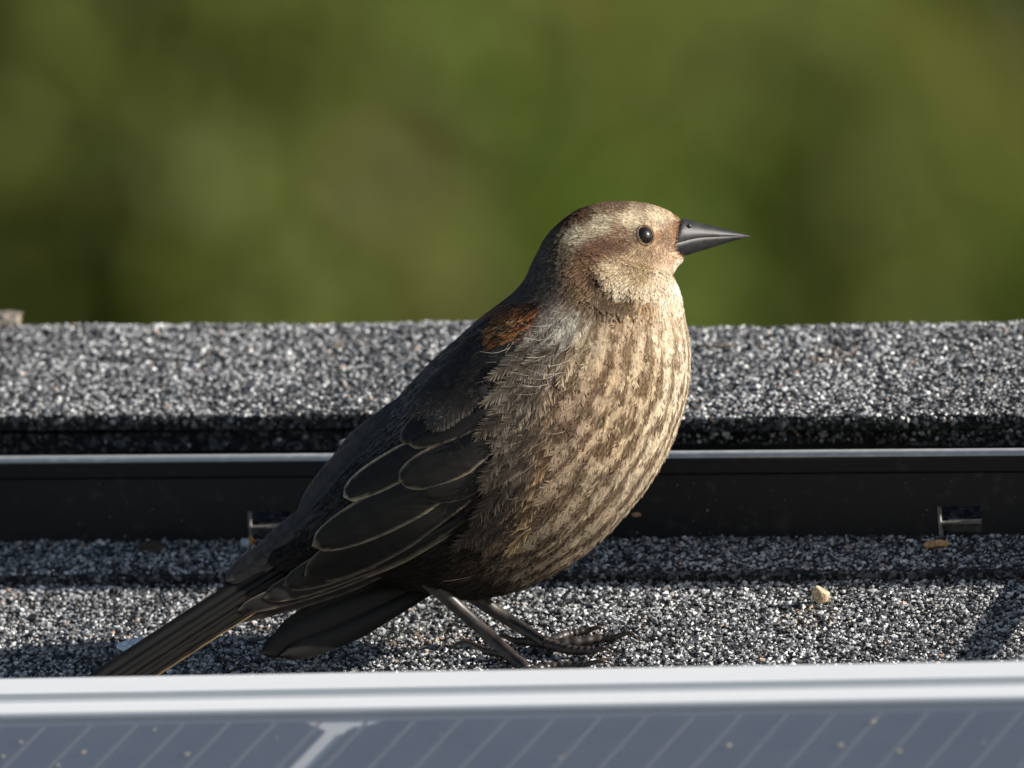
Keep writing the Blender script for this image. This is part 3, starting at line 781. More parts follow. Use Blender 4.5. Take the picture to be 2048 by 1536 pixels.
# eye position
EYE_PX = (1291, 470)
def ray(px, py):
    p = P(px, py, 0.0)
    d = p - CAMPOS; d = d / np.linalg.norm(d)
    h, n, i, t = bvh.ray_cast(Vector(p - d * 0.3), Vector(d), 1.0)
    return (np.array(h), np.array(n)) if h is not None else (None, None)

# feather roots over the whole surface
tri = np.array([(p.vertices[0], p.vertices[k], p.vertices[k + 1]) for p in bme.polygons for k in range(1, len(p.vertices) - 1)])
A, B, C = bv[tri[:, 0]], bv[tri[:, 1]], bv[tri[:, 2]]
area = np.linalg.norm(np.cross(B - A, C - A), axis=1) / 2
NC = 90000
ti = rng.choice(len(tri), NC, p=area / area.sum())
r1 = np.sqrt(rng.random(NC)); r2 = rng.random(NC)
root = A[ti] * (1 - r1)[:, None] + B[ti] * (r1 * (1 - r2))[:, None] + C[ti] * (r1 * r2)[:, None]
nrm = np.cross(B - A, C - A)[ti]; nrm /= np.linalg.norm(nrm, axis=1)[:, None]
vn = bn[tri[ti]].mean(1); vn /= np.linalg.norm(vn, axis=1)[:, None]
nrm = vn
rpx, rpy, rd = to_px(root)
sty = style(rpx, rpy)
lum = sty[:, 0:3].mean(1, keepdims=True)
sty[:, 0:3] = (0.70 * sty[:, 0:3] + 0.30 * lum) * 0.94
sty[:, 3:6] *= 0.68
low = np.clip((rpy - 900) / 260 + np.clip((1130 - rpx) / 170, 0, 0.8) * np.clip((rpy - 760) / 160, 0, 1), 0, 1)[:, None]  # lower flank and belly: dusky plumage plus shade painted into the colour
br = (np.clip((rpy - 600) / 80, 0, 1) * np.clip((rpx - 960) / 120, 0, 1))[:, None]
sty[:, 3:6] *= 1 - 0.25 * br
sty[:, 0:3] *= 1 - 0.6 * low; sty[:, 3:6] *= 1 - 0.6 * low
sty[:, 8] = np.where(sty[:, 8] > 1.2, 1.2 + (sty[:, 8] - 1.2) * 0.75, sty[:, 8])
spacing = sty[:, 8] * 1e-3 * np.where(sty[:, 8] > 1.0, 0.8, 0.92)
def ring_angle():
    from mathutils.kdtree import KDTree
    us = np.array([q[0] for q in ST], float); ls = np.array([q[1] for q in ST], float); ws = np.array([q[2] for q in ST], float)[:, None]
    us, ls, ws = spline(us, 120), spline(ls, 120), spline(ws, 120)[:, 0]
    al = np.linspace(0, 2 * math.pi, 240, endpoint=False)
    kd = KDTree(120 * 240); info = []
    for i in range(120):
        c_ = (us[i] + ls[i]) / 2; h_ = (us[i] - ls[i]) / 2
        x = c_[0] + h_[0] * np.cos(al); y = c_[1] + h_[1] * np.cos(al)
        for p, a_ in zip(P(x, y, yc(x) + ws[i] / PX * np.sin(al)), al):
            kd.insert(Vector(p), len(info)); info.append((i / 119.0, a_))
    kd.balance(); info = np.array(info)
    return kd, info
KD, KI = ring_angle()
def tract(pts):
    return np.array([KI[KD.find(Vector(p))[1]] for p in pts])
# keep the eye, the bill base and the wing clear
near = (nrm @ FWD) < 0.25
ehit, enrm = ray(*EYE_PX)
ok = ~((np.hypot(rpx - EYE_PX[0] - 4, rpy - EYE_PX[1]) < 24) & near)
ok &= ~((rpx > 1372) & (rpy < 512)) & ~((rpx > 1350) & (rpy > 466) & (rpy < 512) & near)
from math import floor
cell = 0.0012
grid = {}
keep = []
for i in np.nonzero(ok)[0]:
    p = root[i]; s = spacing[i]
    g = (floor(p[0] / cell), floor(p[1] / cell), floor(p[2] / cell))
    k = int(s / cell) + 1
    bad = False
    for dx in range(-k, k + 1):
        for dy in range(-k, k + 1):
            for dz in range(-k, k + 1):
                for q in grid.get((g[0] + dx, g[1] + dy, g[2] + dz), ()):
                    e = root[q] - p
                    if e[0] * e[0] + e[1] * e[1] + e[2] * e[2] < s * s:
                        bad = True; break
                if bad: break
            if bad: break
        if bad: break
    if not bad:
        grid.setdefault(g, []).append(i); keep.append(i)
keep = np.array(keep)
print('contour feathers', len(keep))

def feather_field(root, nrm, px, py, sty, nb=12, lift=0.16, wisp=0.12, seed=1, bands=None):
    r = np.random.default_rng(seed)
    n = len(root)
    f2 = flow(px, py)
    ang = r.normal(0, 0.13, n); ca, sa = np.cos(ang), np.sin(ang)
    f2 = np.stack([f2[:, 0] * ca - f2[:, 1] * sa, f2[:, 0] * sa + f2[:, 1] * ca], 1)
    T = f2[:, :1] * RGT + (-f2[:, 1:2]) * UPV
    T = T - (T * nrm).sum(1, keepdims=True) * nrm
    T /= np.linalg.norm(T, axis=1)[:, None] + 1e-9
    Bt = np.cross(nrm, T)
    L = sty[:, 7] * 1e-3 * r.uniform(0.85, 1.15, n); W = sty[:, 8] * 1e-3 * r.uniform(0.85, 1.2, n)
    lf = lift * r.uniform(0.6, 1.3, n)
    pale = sty[:, 0:3] * r.uniform(0.76, 1.2, (n, 1)); dark = sty[:, 3:6] * r.uniform(0.7, 1.25, (n, 1)); sw = sty[:, 6] * r.uniform(0.75, 1.25, n)
    t0 = np.linspace(0.12, 0.97, nb)[None, :, None] * np.ones((n, 1, 2))
    t0 = t0 + r.normal(0, 0.012, t0.shape)
    side = np.array([-1, 1.0])[None, None, :]
    prof = np.clip(1 - (np.clip(t0, 0, 1) ** 3.2), 0, 1) ** 0.7 * (0.45 + 0.55 * np.clip(t0 * 2.4, 0, 1))
    reach = prof * r.uniform(1 - wisp * 1.6, 1 + wisp, t0.shape)
    tend = t0 + 0.26 * (1 - 0.45 * t0) * r.uniform(0.8, 1.2, t0.shape)
    out_v = np.empty((n, nb, 2, 3, 2, 3)); out_c = np.empty((n, nb, 2, 3, 2, 3))
    Ls, Ws = L[:, None, None], W[:, None, None]
    wob = r.normal(0, 0.02, t0.shape)
    ajit = r.normal(0, 0.012, (n, 1, 1))
    jit = r.uniform(1 - 2.4 * wisp, 1 + 1.6 * wisp, t0.shape)
    for k, q in enumerate((0.0, 0.5, 1.0)):
        t = t0 + (tend - t0) * q
        s = side * reach * (q ** 0.85)
        h = lf[:, None, None] * Ls * (0.10 + 0.55 * t - 0.30 * t * t) + (wob * Ls * q) - 0.30 * Ws * s * s
        cen = root[:, None, None, :] + T[:, None, None, :] * (Ls * (t - 0.35))[..., None] + Bt[:, None, None, :] * (Ws * s)[..., None] + nrm[:, None, None, :] * h[..., None]
        hw = (Ls / nb * (0.75, 0.75, 0.30)[k] * (0.85 + 0.3 * r.random(t0.shape)))
        edge = np.abs(s)
        m = 1 / (1 + np.exp(-(sw[:, None, None] * (1.08 - 0.75 * np.clip(t, 0, 1.2) ** 3) - edge + r.normal(0, 0.05, t0.shape)) * 11))
        if bands is not None:
            b0, bB, bT, bw = bands
            dB, dT = Ws * s, Ls * (t - 0.35)
            S_ = streaks(b0[:, 0][:, None, None] + bB[:, 0][:, None, None] * dB + bT[:, 0][:, None, None] * dT, b0[:, 1][:, None, None] + bB[:, 1][:, None, None] * dB + bT[:, 1][:, None, None] * dT + ajit, r)
            w3 = bw[:, None, None]
            m = m * (1 - w3) + w3 * np.clip(0.72 * S_ + 0.36 * m, 0, 1)
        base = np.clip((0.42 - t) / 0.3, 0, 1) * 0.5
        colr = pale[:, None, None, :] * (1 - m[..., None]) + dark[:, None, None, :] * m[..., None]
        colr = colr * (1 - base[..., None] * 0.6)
        colr = colr * jit[..., None]
        for j, sg in enumerate((-1, 1)):
            out_v[:, :, :, k, j] = cen + T[:, None, None, :] * (sg * hw)[..., None]
            out_c[:, :, :, k, j] = colr
    v = out_v.reshape(-1, 3); c = np.clip(out_c.reshape(-1, 3), 0, 0.95)
    nb_all = n * nb * 2
    q = np.array([(0, 1, 3, 2), (2, 3, 5, 4)])
    f = (q[None] + 6 * np.arange(nb_all)[:, None, None]).reshape(-1, 4)
    return v, f, c
bme.update()
body = bobj('body', bme, M_skin)
kx, ky = rpx[keep], rpy[keep]
def frame_of(kk):
    f2 = flow(rpx[kk], rpy[kk])
    T = f2[:, :1] * RGT + (-f2[:, 1:2]) * UPV
    T = T - (T * nrm[kk]).sum(1, keepdims=True) * nrm[kk]
    T /= np.linalg.norm(T, axis=1)[:, None] + 1e-9
    return T, np.cross(nrm[kk], T)
T_, B_ = frame_of(keep)
tr = tract(root[keep]); e_ = 0.0035
tB = (tract(root[keep] + B_ * e_) - tract(root[keep] - B_ * e_)) / (2 * e_); tT = (tract(root[keep] + T_ * e_) - tract(root[keep] - T_ * e_)) / (2 * e_)
for q_ in (tB, tT):                                       # the ring angle wraps at the back
    q_[:, 1] = np.where(np.abs(q_[:, 1]) * e_ > 1.5, 0, q_[:, 1])
wt = np.clip((ky - 596) / 80, 0, 1) * np.clip((kx - 960) / 120, 0, 1) * 0.9
def streaks(st, th, r):
    phi = 31 * (th - math.pi) + 0.9 * np.sin(st * 23 + th * 3) + 0.7 * np.sin(st * 47 - th * 9)
    cellk = np.floor(st * 17 + 0.8 * np.sin(th * 5))
    phi = phi + 0.9 * np.sin(cellk * 12.9 + np.floor(th * 6) * 4.1)
    b = np.floor(phi / (2 * math.pi) + 0.5)
    saw = np.mod(st * (17 + 1.5 * np.sin(b * 2.1)) + 0.37 * b * b + 0.61 * b, 1.0)
    thr = 0.0 + 1.25 * (saw - 0.5)
    return 1 / (1 + np.exp(-(np.cos(phi) - thr) * 6.0))
small = sty[keep][:, 8] < 1.0
vs2, fs2, cs2, b0 = [], [], [], 0
for sel, nb_, wi in ((small, 8, 0.16), (~small, 20, 0.07)):
    kk = keep[sel]
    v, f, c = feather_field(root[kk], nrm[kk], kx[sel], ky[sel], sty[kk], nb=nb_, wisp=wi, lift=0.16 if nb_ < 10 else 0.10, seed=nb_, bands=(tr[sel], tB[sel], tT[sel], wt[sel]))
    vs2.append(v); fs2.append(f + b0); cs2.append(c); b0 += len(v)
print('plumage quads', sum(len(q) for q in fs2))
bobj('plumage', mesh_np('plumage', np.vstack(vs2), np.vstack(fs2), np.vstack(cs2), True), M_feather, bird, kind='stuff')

# ---- long feathers of wing and tail
def depth_at(px, py):
    h, n_ = ray(px, py)
    if h is None or float(np.dot(n_, FWD)) > -0.12:
        return np.nan
    return float((h - CAMPOS) @ FWD - DIST)

def blade(path, hw, lift, dark=(46, 41, 38), edge=(150, 134, 114), ew=0.16, sides=(1, 1), tip=0.5, dfun=None, nrow=26, ncol=11, base=0.55, tilt=0.0, shaft=True, camber=0.0007):
    """one vane: px path from root to tip, half width in px, edge colour along its margins"""
    ctr = spline(path, nrow)
    tg = np.gradient(ctr, axis=0); tg /= np.linalg.norm(tg, axis=1)[:, None]
    nr = np.stack([-tg[:, 1], tg[:, 0]], 1)              # +s: to the lower side for feathers pointing left
    if nr[:, 1].mean() < 0: nr = -nr
    t = np.linspace(0, 1, nrow)
    prof = (base + (1 - base) * np.clip(t * 2.2, 0, 1)) * np.clip(1 - np.clip((t - (1 - tip)) / tip, 0, 1) ** 2.6, 0, 1) ** 0.5
    prof = np.maximum(prof, 0.02)
    s = np.linspace(-1, 1, ncol)
    s = np.sign(s) * np.abs(s) ** 0.8
    px = ctr[:, None, 0] + nr[:, None, 0] * (s[None] * hw * prof[:, None]); py = ctr[:, None, 1] + nr[:, None, 1] * (s[None] * hw * prof[:, None])
    if dfun is None:
        D = np.array([[depth_at(x, y) for x, y in zip(a, b)] for a, b in zip(px, py)])
        fb = np.array([yc(x) - 0.009 for x in px.ravel()]).reshape(px.shape)
        # fill misses from the neighbouring column or the row before, then smooth
        for i in range(nrow):
            row = D[i]
            if np.isnan(row).all():
                D[i] = (D[i - 1] + (yc(px[i]) - yc(px[i - 1])) * 1.0) if i else fb[i]
            else:
                k = np.nonzero(~np.isnan(row))[0]
                D[i] = np.interp(np.arange(ncol), k, row[k])
        for _ in range(14):
            Dp = np.pad(D, 1, mode='edge')
            D = 0.25 * (Dp[:-2, 1:-1] + Dp[2:, 1:-1] + Dp[1:-1, :-2] + Dp[1:-1, 2:])
        rm_ = np.clip((t + 0.05) / 0.3, 0, 1); rm_ = rm_ * rm_ * (3 - 2 * rm_)
        D = D - lift * rm_[:, None] + 0.0006 * (1 - rm_)[:, None]
    else:
        D = dfun(px, py) - lift
    D = D + (s[None] ** 2) * camber - tilt * t[:, None] ** 2
    pts = P(px, py, D)
    es = np.abs(s)[None] * np.ones((nrow, 1))
    tipd = (1 - t)[:, None] * (np.linalg.norm(np.diff(ctr, axis=0), axis=1).sum() / hw)
    ew = ew * (1 + 0.35 * np.sin(t * 23 + hw)[:, None] * np.sin(t * 61 + 2 * hw)[:, None])
    dist_edge = np.minimum((1 - es) * prof[:, None] + 0 * t[:, None], tipd * 0.9)
    sidew = np.where(s < 0, sides[0], sides[1])[None]
    m = np.clip(1 - dist_edge / (ew * np.maximum(sidew, 1e-3)), 0, 1) ** 0.6 * (sidew > 0)
    d3, e3 = lin(dark), lin(edge)
    colr = d3[None, None] * (1 - m[..., None]) + e3[None, None] * m[..., None]
    colr = colr * (1 + 0.12 * rng.normal(size=(nrow, 1, 1)) * np.ones((1, ncol, 1)))
    if shaft:
        k = ncol // 2
        colr[:, k] = colr[:, k] * 0.6
    idx = np.arange(nrow * ncol).reshape(nrow, ncol)
    f = np.stack([idx[:-1, :-1], idx[:-1, 1:], idx[1:, 1:], idx[1:, :-1]], -1).reshape(-1, 4)
    uvw = np.stack([t[:, None] * np.ones((1, ncol)) * 60 + es * 12, s[None] * np.ones((nrow, 1)), 0 * es + rng.random() * 9], -1).reshape(-1, 3)
    v = pts.reshape(-1, 3)
    # give the vane a thin underside
    nfl = len(v)
    v2 = v + FWD * 0.00018
    v = np.vstack([v, v2]); f = np.vstack([f, f[:, ::-1] + nfl])
    return mesh_np('feather', v, f, np.clip(np.vstack([colr.reshape(-1, 3)] * 2), 0, 1), True, np.vstack([uvw, uvw]))

def vane_mat(name):
    m, n, l, b = mat(name, rough=0.5, spec=0.3)
    at = n.new('ShaderNodeAttribute'); at.attribute_name = 'Col'
    av = n.new('ShaderNodeAttribute'); av.attribute_name = 'vane'
    t = n.new('ShaderNodeTexNoise'); t.inputs['Scale'].default_value = 1.6; t.inputs['Detail'].default_value = 2
    mp = n.new('ShaderNodeMapping'); mp.inputs['Scale'].default_value = (1.0, 0.25, 1)
    l.new(av.outputs['Vector'], mp.inputs['Vector']); l.new(mp.outputs['Vector'], t.inputs['Vector'])
    mr = n.new('ShaderNodeMapRange'); mr.inputs['From Min'].default_value = 0.3; mr.inputs['From Max'].default_value = 0.7; mr.inputs['To Min'].default_value = 0.6; mr.inputs['To Max'].default_value = 1.4
    l.new(t.outputs['Fac'], mr.inputs['Value'])
    sc = n.new('ShaderNodeVectorMath'); sc.operation = 'SCALE'
    l.new(at.outputs['Color'], sc.inputs[0]); l.new(mr.outputs['Result'], sc.inputs['Scale'])
    l.new(sc.outputs['Vector'], b.inputs['Base Color'])
    bu = n.new('ShaderNodeBump'); bu.inputs['Strength'].default_value = 0.25; bu.inputs['Distance'].default_value = 0.0002
    l.new(t.outputs['Fac'], bu.inputs['Height']); l.new(bu.outputs['Normal'], b.inputs['Normal'])
    return m
M_vane = vane_mat('flight_feather')

# near wing: its covert field is the part's own mesh, the big feathers are its children
def covert_field():
    pts = []
    r = np.random.default_rng(5)
    for _ in range(270):
        t = r.random(); s = r.uniform(-1, 1)
        c = np.array([1010, 680]) * (1 - t) + np.array([868, 818]) * t
        q = c + np.array([0.72, 0.69]) * s * (60 * (1 - 0.45 * t))
        h, n_ = ray(*q)
        if h is not None: pts.append((h - FWD * (0.0008 + 0.0038 * min(1, max(0, t * 1.3 - 0.1))), n_, q[0], q[1]))
    h = np.array([p[0] for p in pts]); n_ = np.array([p[1] for p in pts]); x = np.array([p[2] for p in pts]); y = np.array([p[3] for p in pts])
    s = np.zeros((len(pts), 9))
    s[:, 0:3] = lin((112, 105, 97)); s[:, 3:6] = lin((60, 57, 55)); s[:, 6] = 0.75; s[:, 7] = 7.0; s[:, 8] = 2.3
    return feather_field(h, n_, x, y, s, 20, 0.12, 0.06, 9)
v, f, c = covert_field()
wing = bobj('wing', mesh_np('wing', v, f, c, True), M_feather, bird)
PALE = (150, 136, 116); MID = (108, 98, 86); DIM = (78, 71, 65)
BLADES = [  # path, half width, lift, edge colour, edge width, (upper, lower)
    ([(880, 1075), (700, 1163), (440, 1247)], 20, .0008, DIM, .25, (0.6, 1)), ([(880, 1068), (690, 1148), (474, 1222)], 25, .0014, MID, .16, (.8, 1)),
    ([(890, 1055), (700, 1130), (526, 1197)], 31, .0020, MID, .12, (.8, 1)), ([(900, 1040), (720, 1110), (566, 1172)], 35, .0026, MID, .11, (.8, 1)),
    ([(930, 1045), (790, 1118), (640, 1176)], 15, .0030, PALE, .4, (0.2, 1)), ([(950, 1020), (820, 1100), (690, 1160)], 14, .0034, MID, .4, (0, 1)),
    ([(970, 950), (780, 1066), (608, 1154)], 46, .0038, MID, .09, (1, 1)), ([(1000, 890), (810, 1000), (624, 1092)], 45, .0046, PALE, .10, (.8, 1)),
    ([(930, 850), (800, 930), (687, 994)], 36, .0052, (190, 176, 152), .22, (.5, 1.2)),
    ([(1010, 905), (930, 965), (846, 990)], 30, .0050, DIM, .14, (1, 1)), ([(1030, 830), (910, 915), (797, 962)], 42, .0058, PALE, .12, (1, 1)),
    ([(1020, 800), (920, 850), (818, 890)], 26, .0064, PALE, .18, (.3, 1.2)), ([(1020, 765), (910, 815), (800, 882)], 34, .0068, MID, .14, (.6, 1)),
    ([(660, 985), (570, 1070), (505, 1128)], 24, .0016, DIM, .2, (.6, 1)), ([(640, 1020), (540, 1105), (452, 1162)], 28, .0012, MID, .14, (.6, 1)),
    ([(760, 860), (680, 940), (600, 1035)], 30, .0012, DIM, .12, (.4, .8)), ([(800, 810), (720, 890), (650, 975)], 30, .0014, DIM, .12, (.3, .8))]
for k, (path, hw, lift, edge, ew, sides) in enumerate(BLADES):
    rump = k >= len(BLADES) - 4
    bobj('feather', blade(path, hw, lift * 0.55, dark=(62, 59, 57) if rump else (30, 27, 25), edge=(96, 90, 84) if rump else edge, ew=ew, sides=sides), M_vane, wing)
# fluffed flank feathers that lie over the front of the folded wing
def flank_field():
    r = np.random.default_rng(25)
    pts = []
    line = spline(np.array([(1088, 705), (1062, 770), (1050, 850), (1036, 930), (1015, 1010), (985, 1075)], float), 200)
    for _ in range(300):
        off = r.normal(10, 24); q = line[r.integers(200)] + np.array([off, r.normal(0, 6)])
        h, n_ = ray(*q)
        if h is None or any((q[0] - o[2]) ** 2 + (q[1] - o[3]) ** 2 < 8.5 ** 2 for o in pts): continue
        pts.append((h - FWD * (0.0020 - 0.00003 * off), n_, q[0], q[1], off))
    h = np.array([p[0] for p in pts]); n_ = np.array([p[1] for p in pts]); x = np.array([p[2] for p in pts]); y = np.array([p[3] for p in pts])
    s = np.zeros((len(pts), 9))
    f_ = np.clip((y - 680) / 330, 0, 1)[:, None]  # dusky tone and painted shade deepen down the flank
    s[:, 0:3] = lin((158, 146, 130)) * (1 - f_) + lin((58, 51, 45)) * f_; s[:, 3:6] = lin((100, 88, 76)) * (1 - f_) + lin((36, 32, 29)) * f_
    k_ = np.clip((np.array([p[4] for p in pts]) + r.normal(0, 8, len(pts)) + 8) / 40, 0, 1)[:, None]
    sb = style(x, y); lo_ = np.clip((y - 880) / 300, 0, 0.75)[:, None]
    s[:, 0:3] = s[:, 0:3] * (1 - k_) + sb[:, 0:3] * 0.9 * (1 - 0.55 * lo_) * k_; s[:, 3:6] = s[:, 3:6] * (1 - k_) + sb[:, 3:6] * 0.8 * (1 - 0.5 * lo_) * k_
    s[:, 6] = r.uniform(0.3, 0.6, len(pts)); s[:, 7] = r.uniform(8.0, 11.0, len(pts)); s[:, 8] = 2.1
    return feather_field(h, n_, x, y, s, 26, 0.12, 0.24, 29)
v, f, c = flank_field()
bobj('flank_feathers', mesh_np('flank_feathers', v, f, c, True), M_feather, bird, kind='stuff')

# rufous edged scapulars on the shoulder
def scapular_field():
    pts = []
    r = np.random.default_rng(15)
    rows = 0
    for _ in range(900):
        a_, b_ = r.uniform(-1, 1), r.uniform(-1, 1)
        if a_ * a_ + b_ * b_ > 1: continue
        q = np.array([1022, 650]) + np.array([0.82, -0.57]) * a_ * 62 + np.array([0.57, 0.82]) * b_ * 19
        h, n_ = ray(*q)
        if h is None: continue
        if any((q[0] - o[2]) ** 2 + (q[1] - o[3]) ** 2 < 8 ** 2 for o in pts): continue
        pts.append((h - FWD * (0.0012 + 0.0010 * (0.5 + 0.5 * a_)), n_, q[0], q[1]))
        if len(pts) > 52: break
    h = np.array([p[0] for p in pts]); n_ = np.array([p[1] for p in pts]); x = np.array([p[2] for p in pts]); y = np.array([p[3] for p in pts])
    s = np.zeros((len(pts), 9))
    pal = np.array([lin((206, 140, 86)), lin((188, 120, 72)), lin((216, 178, 130)), lin((150, 106, 70))])
    s[:, 0:3] = pal[r.integers(0, 4, len(pts))]; s[:, 3:6] = lin((46, 34, 27)); s[:, 6] = r.uniform(0.4, 0.85, len(pts)); s[:, 7] = 6.5; s[:, 8] = 1.15
    return feather_field(h, n_, x, y, s, 16, 0.1, 0.06, 19)
v, f, c = scapular_field()
bobj('scapulars', mesh_np('scapulars', v, f, c, True), M_feather, bird, kind='stuff')

# tail
def tail_depth(px, py):
    return yc(px) - 0.0015 + 0.001 * (py - 1200) / 150.0
TAIL = [([(660, 1065), (470, 1178), (150, 1385)], 16, .0002, (50, 45, 40), .2), ([(665, 1075), (476, 1192), (166, 1392)], 13, .0008, (104, 88, 68), .3), ([(680, 1085), (480, 1203), (176, 1400)], 16, .0006, (40, 36, 33), .25),
        ([(690, 1095), (486, 1212), (200, 1398)], 10, .0016, (128, 106, 78), .4), ([(700, 1102), (492, 1219), (208, 1404)], 11, .0012, (52, 45, 38), .3), ([(710, 1110), (500, 1226), (226, 1402)], 7, .0022, (160, 132, 94), .5)]
tail = None
for k, (path, hw, lift, edge, ew) in enumerate(TAIL):
    me = blade(path, hw, lift, dark=(17, 16, 15), edge=edge, ew=ew, sides=(.6, 1), camber=0.0014, tip=0.12, dfun=tail_depth, nrow=30)
    if k == 0:
        tail = bobj('tail', me, M_vane, bird)
    else:
        bobj('feather', me, M_vane, tail)
# far wing drooping behind the belly
def far_depth(px, py):
    return yc(px) + 0.004 + 0.0 * py
fw = None
for k, (path, hw, lift) in enumerate((([(900, 1130), (690, 1215), (545, 1300)], 40, 0.0), ([(900, 1140), (680, 1232), (522, 1308)], 30, .0008), ([(880, 1165), (700, 1262), (560, 1312)], 22, .0014))):
    me = blade(path, hw, lift, dark=(19, 17, 16), edge=(32, 29, 26), ew=.1, tip=0.3, dfun=far_depth, nrow=24)
    if k == 0: fw = bobj('wing', me, M_vane, bird)
    else: bobj('feather', me, M_vane, fw)

# loose flank barbs that curl over the wing
def barbs(specs, name, seed, width=0.000036, k_n=0.07):
    r = np.random.default_rng(seed)
    vv, ff, cc = [], [], []
    b0 = 0
    for (x0, y0, x1, y1, dx, dy, bend, n, colr) in specs:
        for _ in range(int(n * k_n)):
            s = r.uniform(-0.15, 1.15)
            ax, ay = x0 + (x1 - x0) * s + r.normal(0, 0.28) * abs(dx), y0 + (y1 - y0) * s + r.normal(0, 0.14) * abs(dx)
            k = r.uniform(0.35, 0.9); bx, by = ax + dx * k + r.normal(0, 0.1) * abs(dx), ay + dy * k + r.normal(0, 0.12) * abs(dx)
            mx, my = (ax + bx) / 2 + bend * (by - ay) * 0.22, (ay + by) / 2 - bend * (bx - ax) * 0.22
            pp = spline([(ax, ay), (mx, my), (bx, by)], 6)
            d0 = depth_at(*pp[0]); 
            if np.isnan(d0): continue
            dl = depth_at(*pp[-1]); dl = d0 if np.isnan(dl) else dl
            t = np.linspace(0, 1, 6)
            dep = d0 * (1 - t) + dl * t - 0.0006 - abs(dx) * (0.6 + 3.4 * t * r.uniform(0.7, 1.3)) * 1e-5
            pts = P(pp[:, 0], pp[:, 1], dep)
            tg = np.gradient(pts, axis=0); sd = np.cross(tg, FWD); sd /= np.linalg.norm(sd, axis=1)[:, None]
            w_ = width * r.uniform(0.7, 1.4) * (1 - 0.75 * t)[:, None]
            vv.append(np.stack([pts - sd * w_, pts + sd * w_], 1).reshape(-1, 3))
            i = b0 + 2 * np.arange(5); ff.append(np.stack([i, i + 1, i + 3, i + 2], 1)); b0 += 12
            c_ = lin(colr) * r.uniform(0.75, 1.25); cc.append(np.repeat(c_[None], 12, 0))
    return mesh_np(name, np.vstack(vv), np.vstack(ff), np.clip(np.vstack(cc), 0, .95), True)
SPECS = [(1090, 655, 1110, 770, -95, 8, 0.5, 240, (212, 202, 188)), (1060, 770, 1080, 860, -70, 26, 0.4, 220, (176, 160, 140)), (1030, 840, 1050, 930, -75, 45, 0.3, 200, (165, 148, 126)),
         (1010, 920, 1020, 990, -60, 52, 0.2, 160, (150, 140, 128)), (1110, 640, 1080, 690, -45, 45, 0.3, 30, (200, 196, 186)), (1140, 680, 1180, 800, -70, 40, 0.3, 60, (170, 150, 122)),
         (1100, 880, 1140, 1000, -70, 50, 0.2, 50, (140, 122, 100)), (1030, 655, 1015, 720, -24, 40, 0.2, 60, (176, 166, 152)), (1060, 1060, 1160, 1120, -60, 34, .1, 140, (150, 130, 104)), (930, 1150, 1000, 1195, -50, 18, .1, 120, (92, 82, 72))]
bobj('loose_barbs', barbs(SPECS, 'loose_barbs', 3), M_feather, bird, kind='stuff')
BRIST = [(1350, 440, 1356, 470, 17, 4, 0.1, 80, (150, 116, 88)), (1340, 476, 1344, 500, 15, 3, 0.1, 50, (150, 122, 98)), (1344, 508, 1366, 520, 14, -5, 0.1, 80, (206, 176, 146)), (1345, 428, 1362, 437, 16, 5, 0.1, 60, (196, 168, 132))]
bobj('bristles', barbs(BRIST, 'bristles', 4, 0.00005, 1.0), M_feather, bird, kind='stuff')

# eye
M_eye, *_ = mat('eye', (0.010, 0.006, 0.004), 0.28, 0.7)
def ball(c, r, name, squash=None, axis=None, n=24):
    m = MB(); rings = []
    for i in reversed(range(n // 2 + 1)):
        th = math.pi * i / (n // 2)
        rings.append([(math.sin(th) * math.cos(2 * math.pi * k / n) * r + 1e-7 * math.cos(2 * math.pi * k / n), math.sin(th) * math.sin(2 * math.pi * k / n) * r + 1e-7 * math.sin(2 * math.pi * k / n), math.cos(th) * r) for k in range(n)])
    m.sweep(rings)
    me = m.mesh(name, True)
    if axis is not None:
        me.transform(Vector(axis).to_track_quat('Z', 'Y').to_matrix().to_4x4() @ Matrix.Diagonal((1, 1, squash or 1, 1)))
    me.transform(Matrix.Translation(Vector(c)))
    return me
ER = 20.3 / PX
def eye_at(hit, nr):
    nr = nr / np.linalg.norm(nr)
    bobj('eye', ball(hit - nr * 0.0012, ER, 'eye', 0.92, nr), M_eye)
    m = MB()
    z = Vector(nr); x = z.orthogonal().normalized(); y = z.cross(x)
    for rr_, tr, off in ((ER * 1.03, 0.00013, 0.00022),):
        N = 40; rings = []
        for i in range(N + 1):
            a_ = 2 * math.pi * i / N
            d_ = x * math.cos(a_) + y * math.sin(a_)
            c_ = Vector(hit) + d_ * rr_ + z * off
            rings.append([c_ + d_ * tr * math.cos(b_) + z * tr * math.sin(b_) for b_ in np.linspace(0, 2 * math.pi, 8, endpoint=False)])
        m.sweep(rings, caps=False)
    bobj('eyelid', m.mesh('eyelid', True), mat('eyelid', tuple(lin((86, 72, 60))), 0.6)[0])
eye_at(ehit, enrm)
# the far eye, mirrored through the head's own mid plane
hx = EYE_PX[0]
mid = P(hx, EYE_PX[1], float(yh(hx)))
axis_dir = np.array([math.cos(math.atan(0.62)), math.sin(math.atan(0.62)), 0.0])
far = bvh.ray_cast(Vector(P(hx, EYE_PX[1], float(yh(hx)) + 0.1)), Vector(-FWD), 0.3)
if far[0] is not None:
    eye_at(np.array(far[0]), np.array(far[1]))

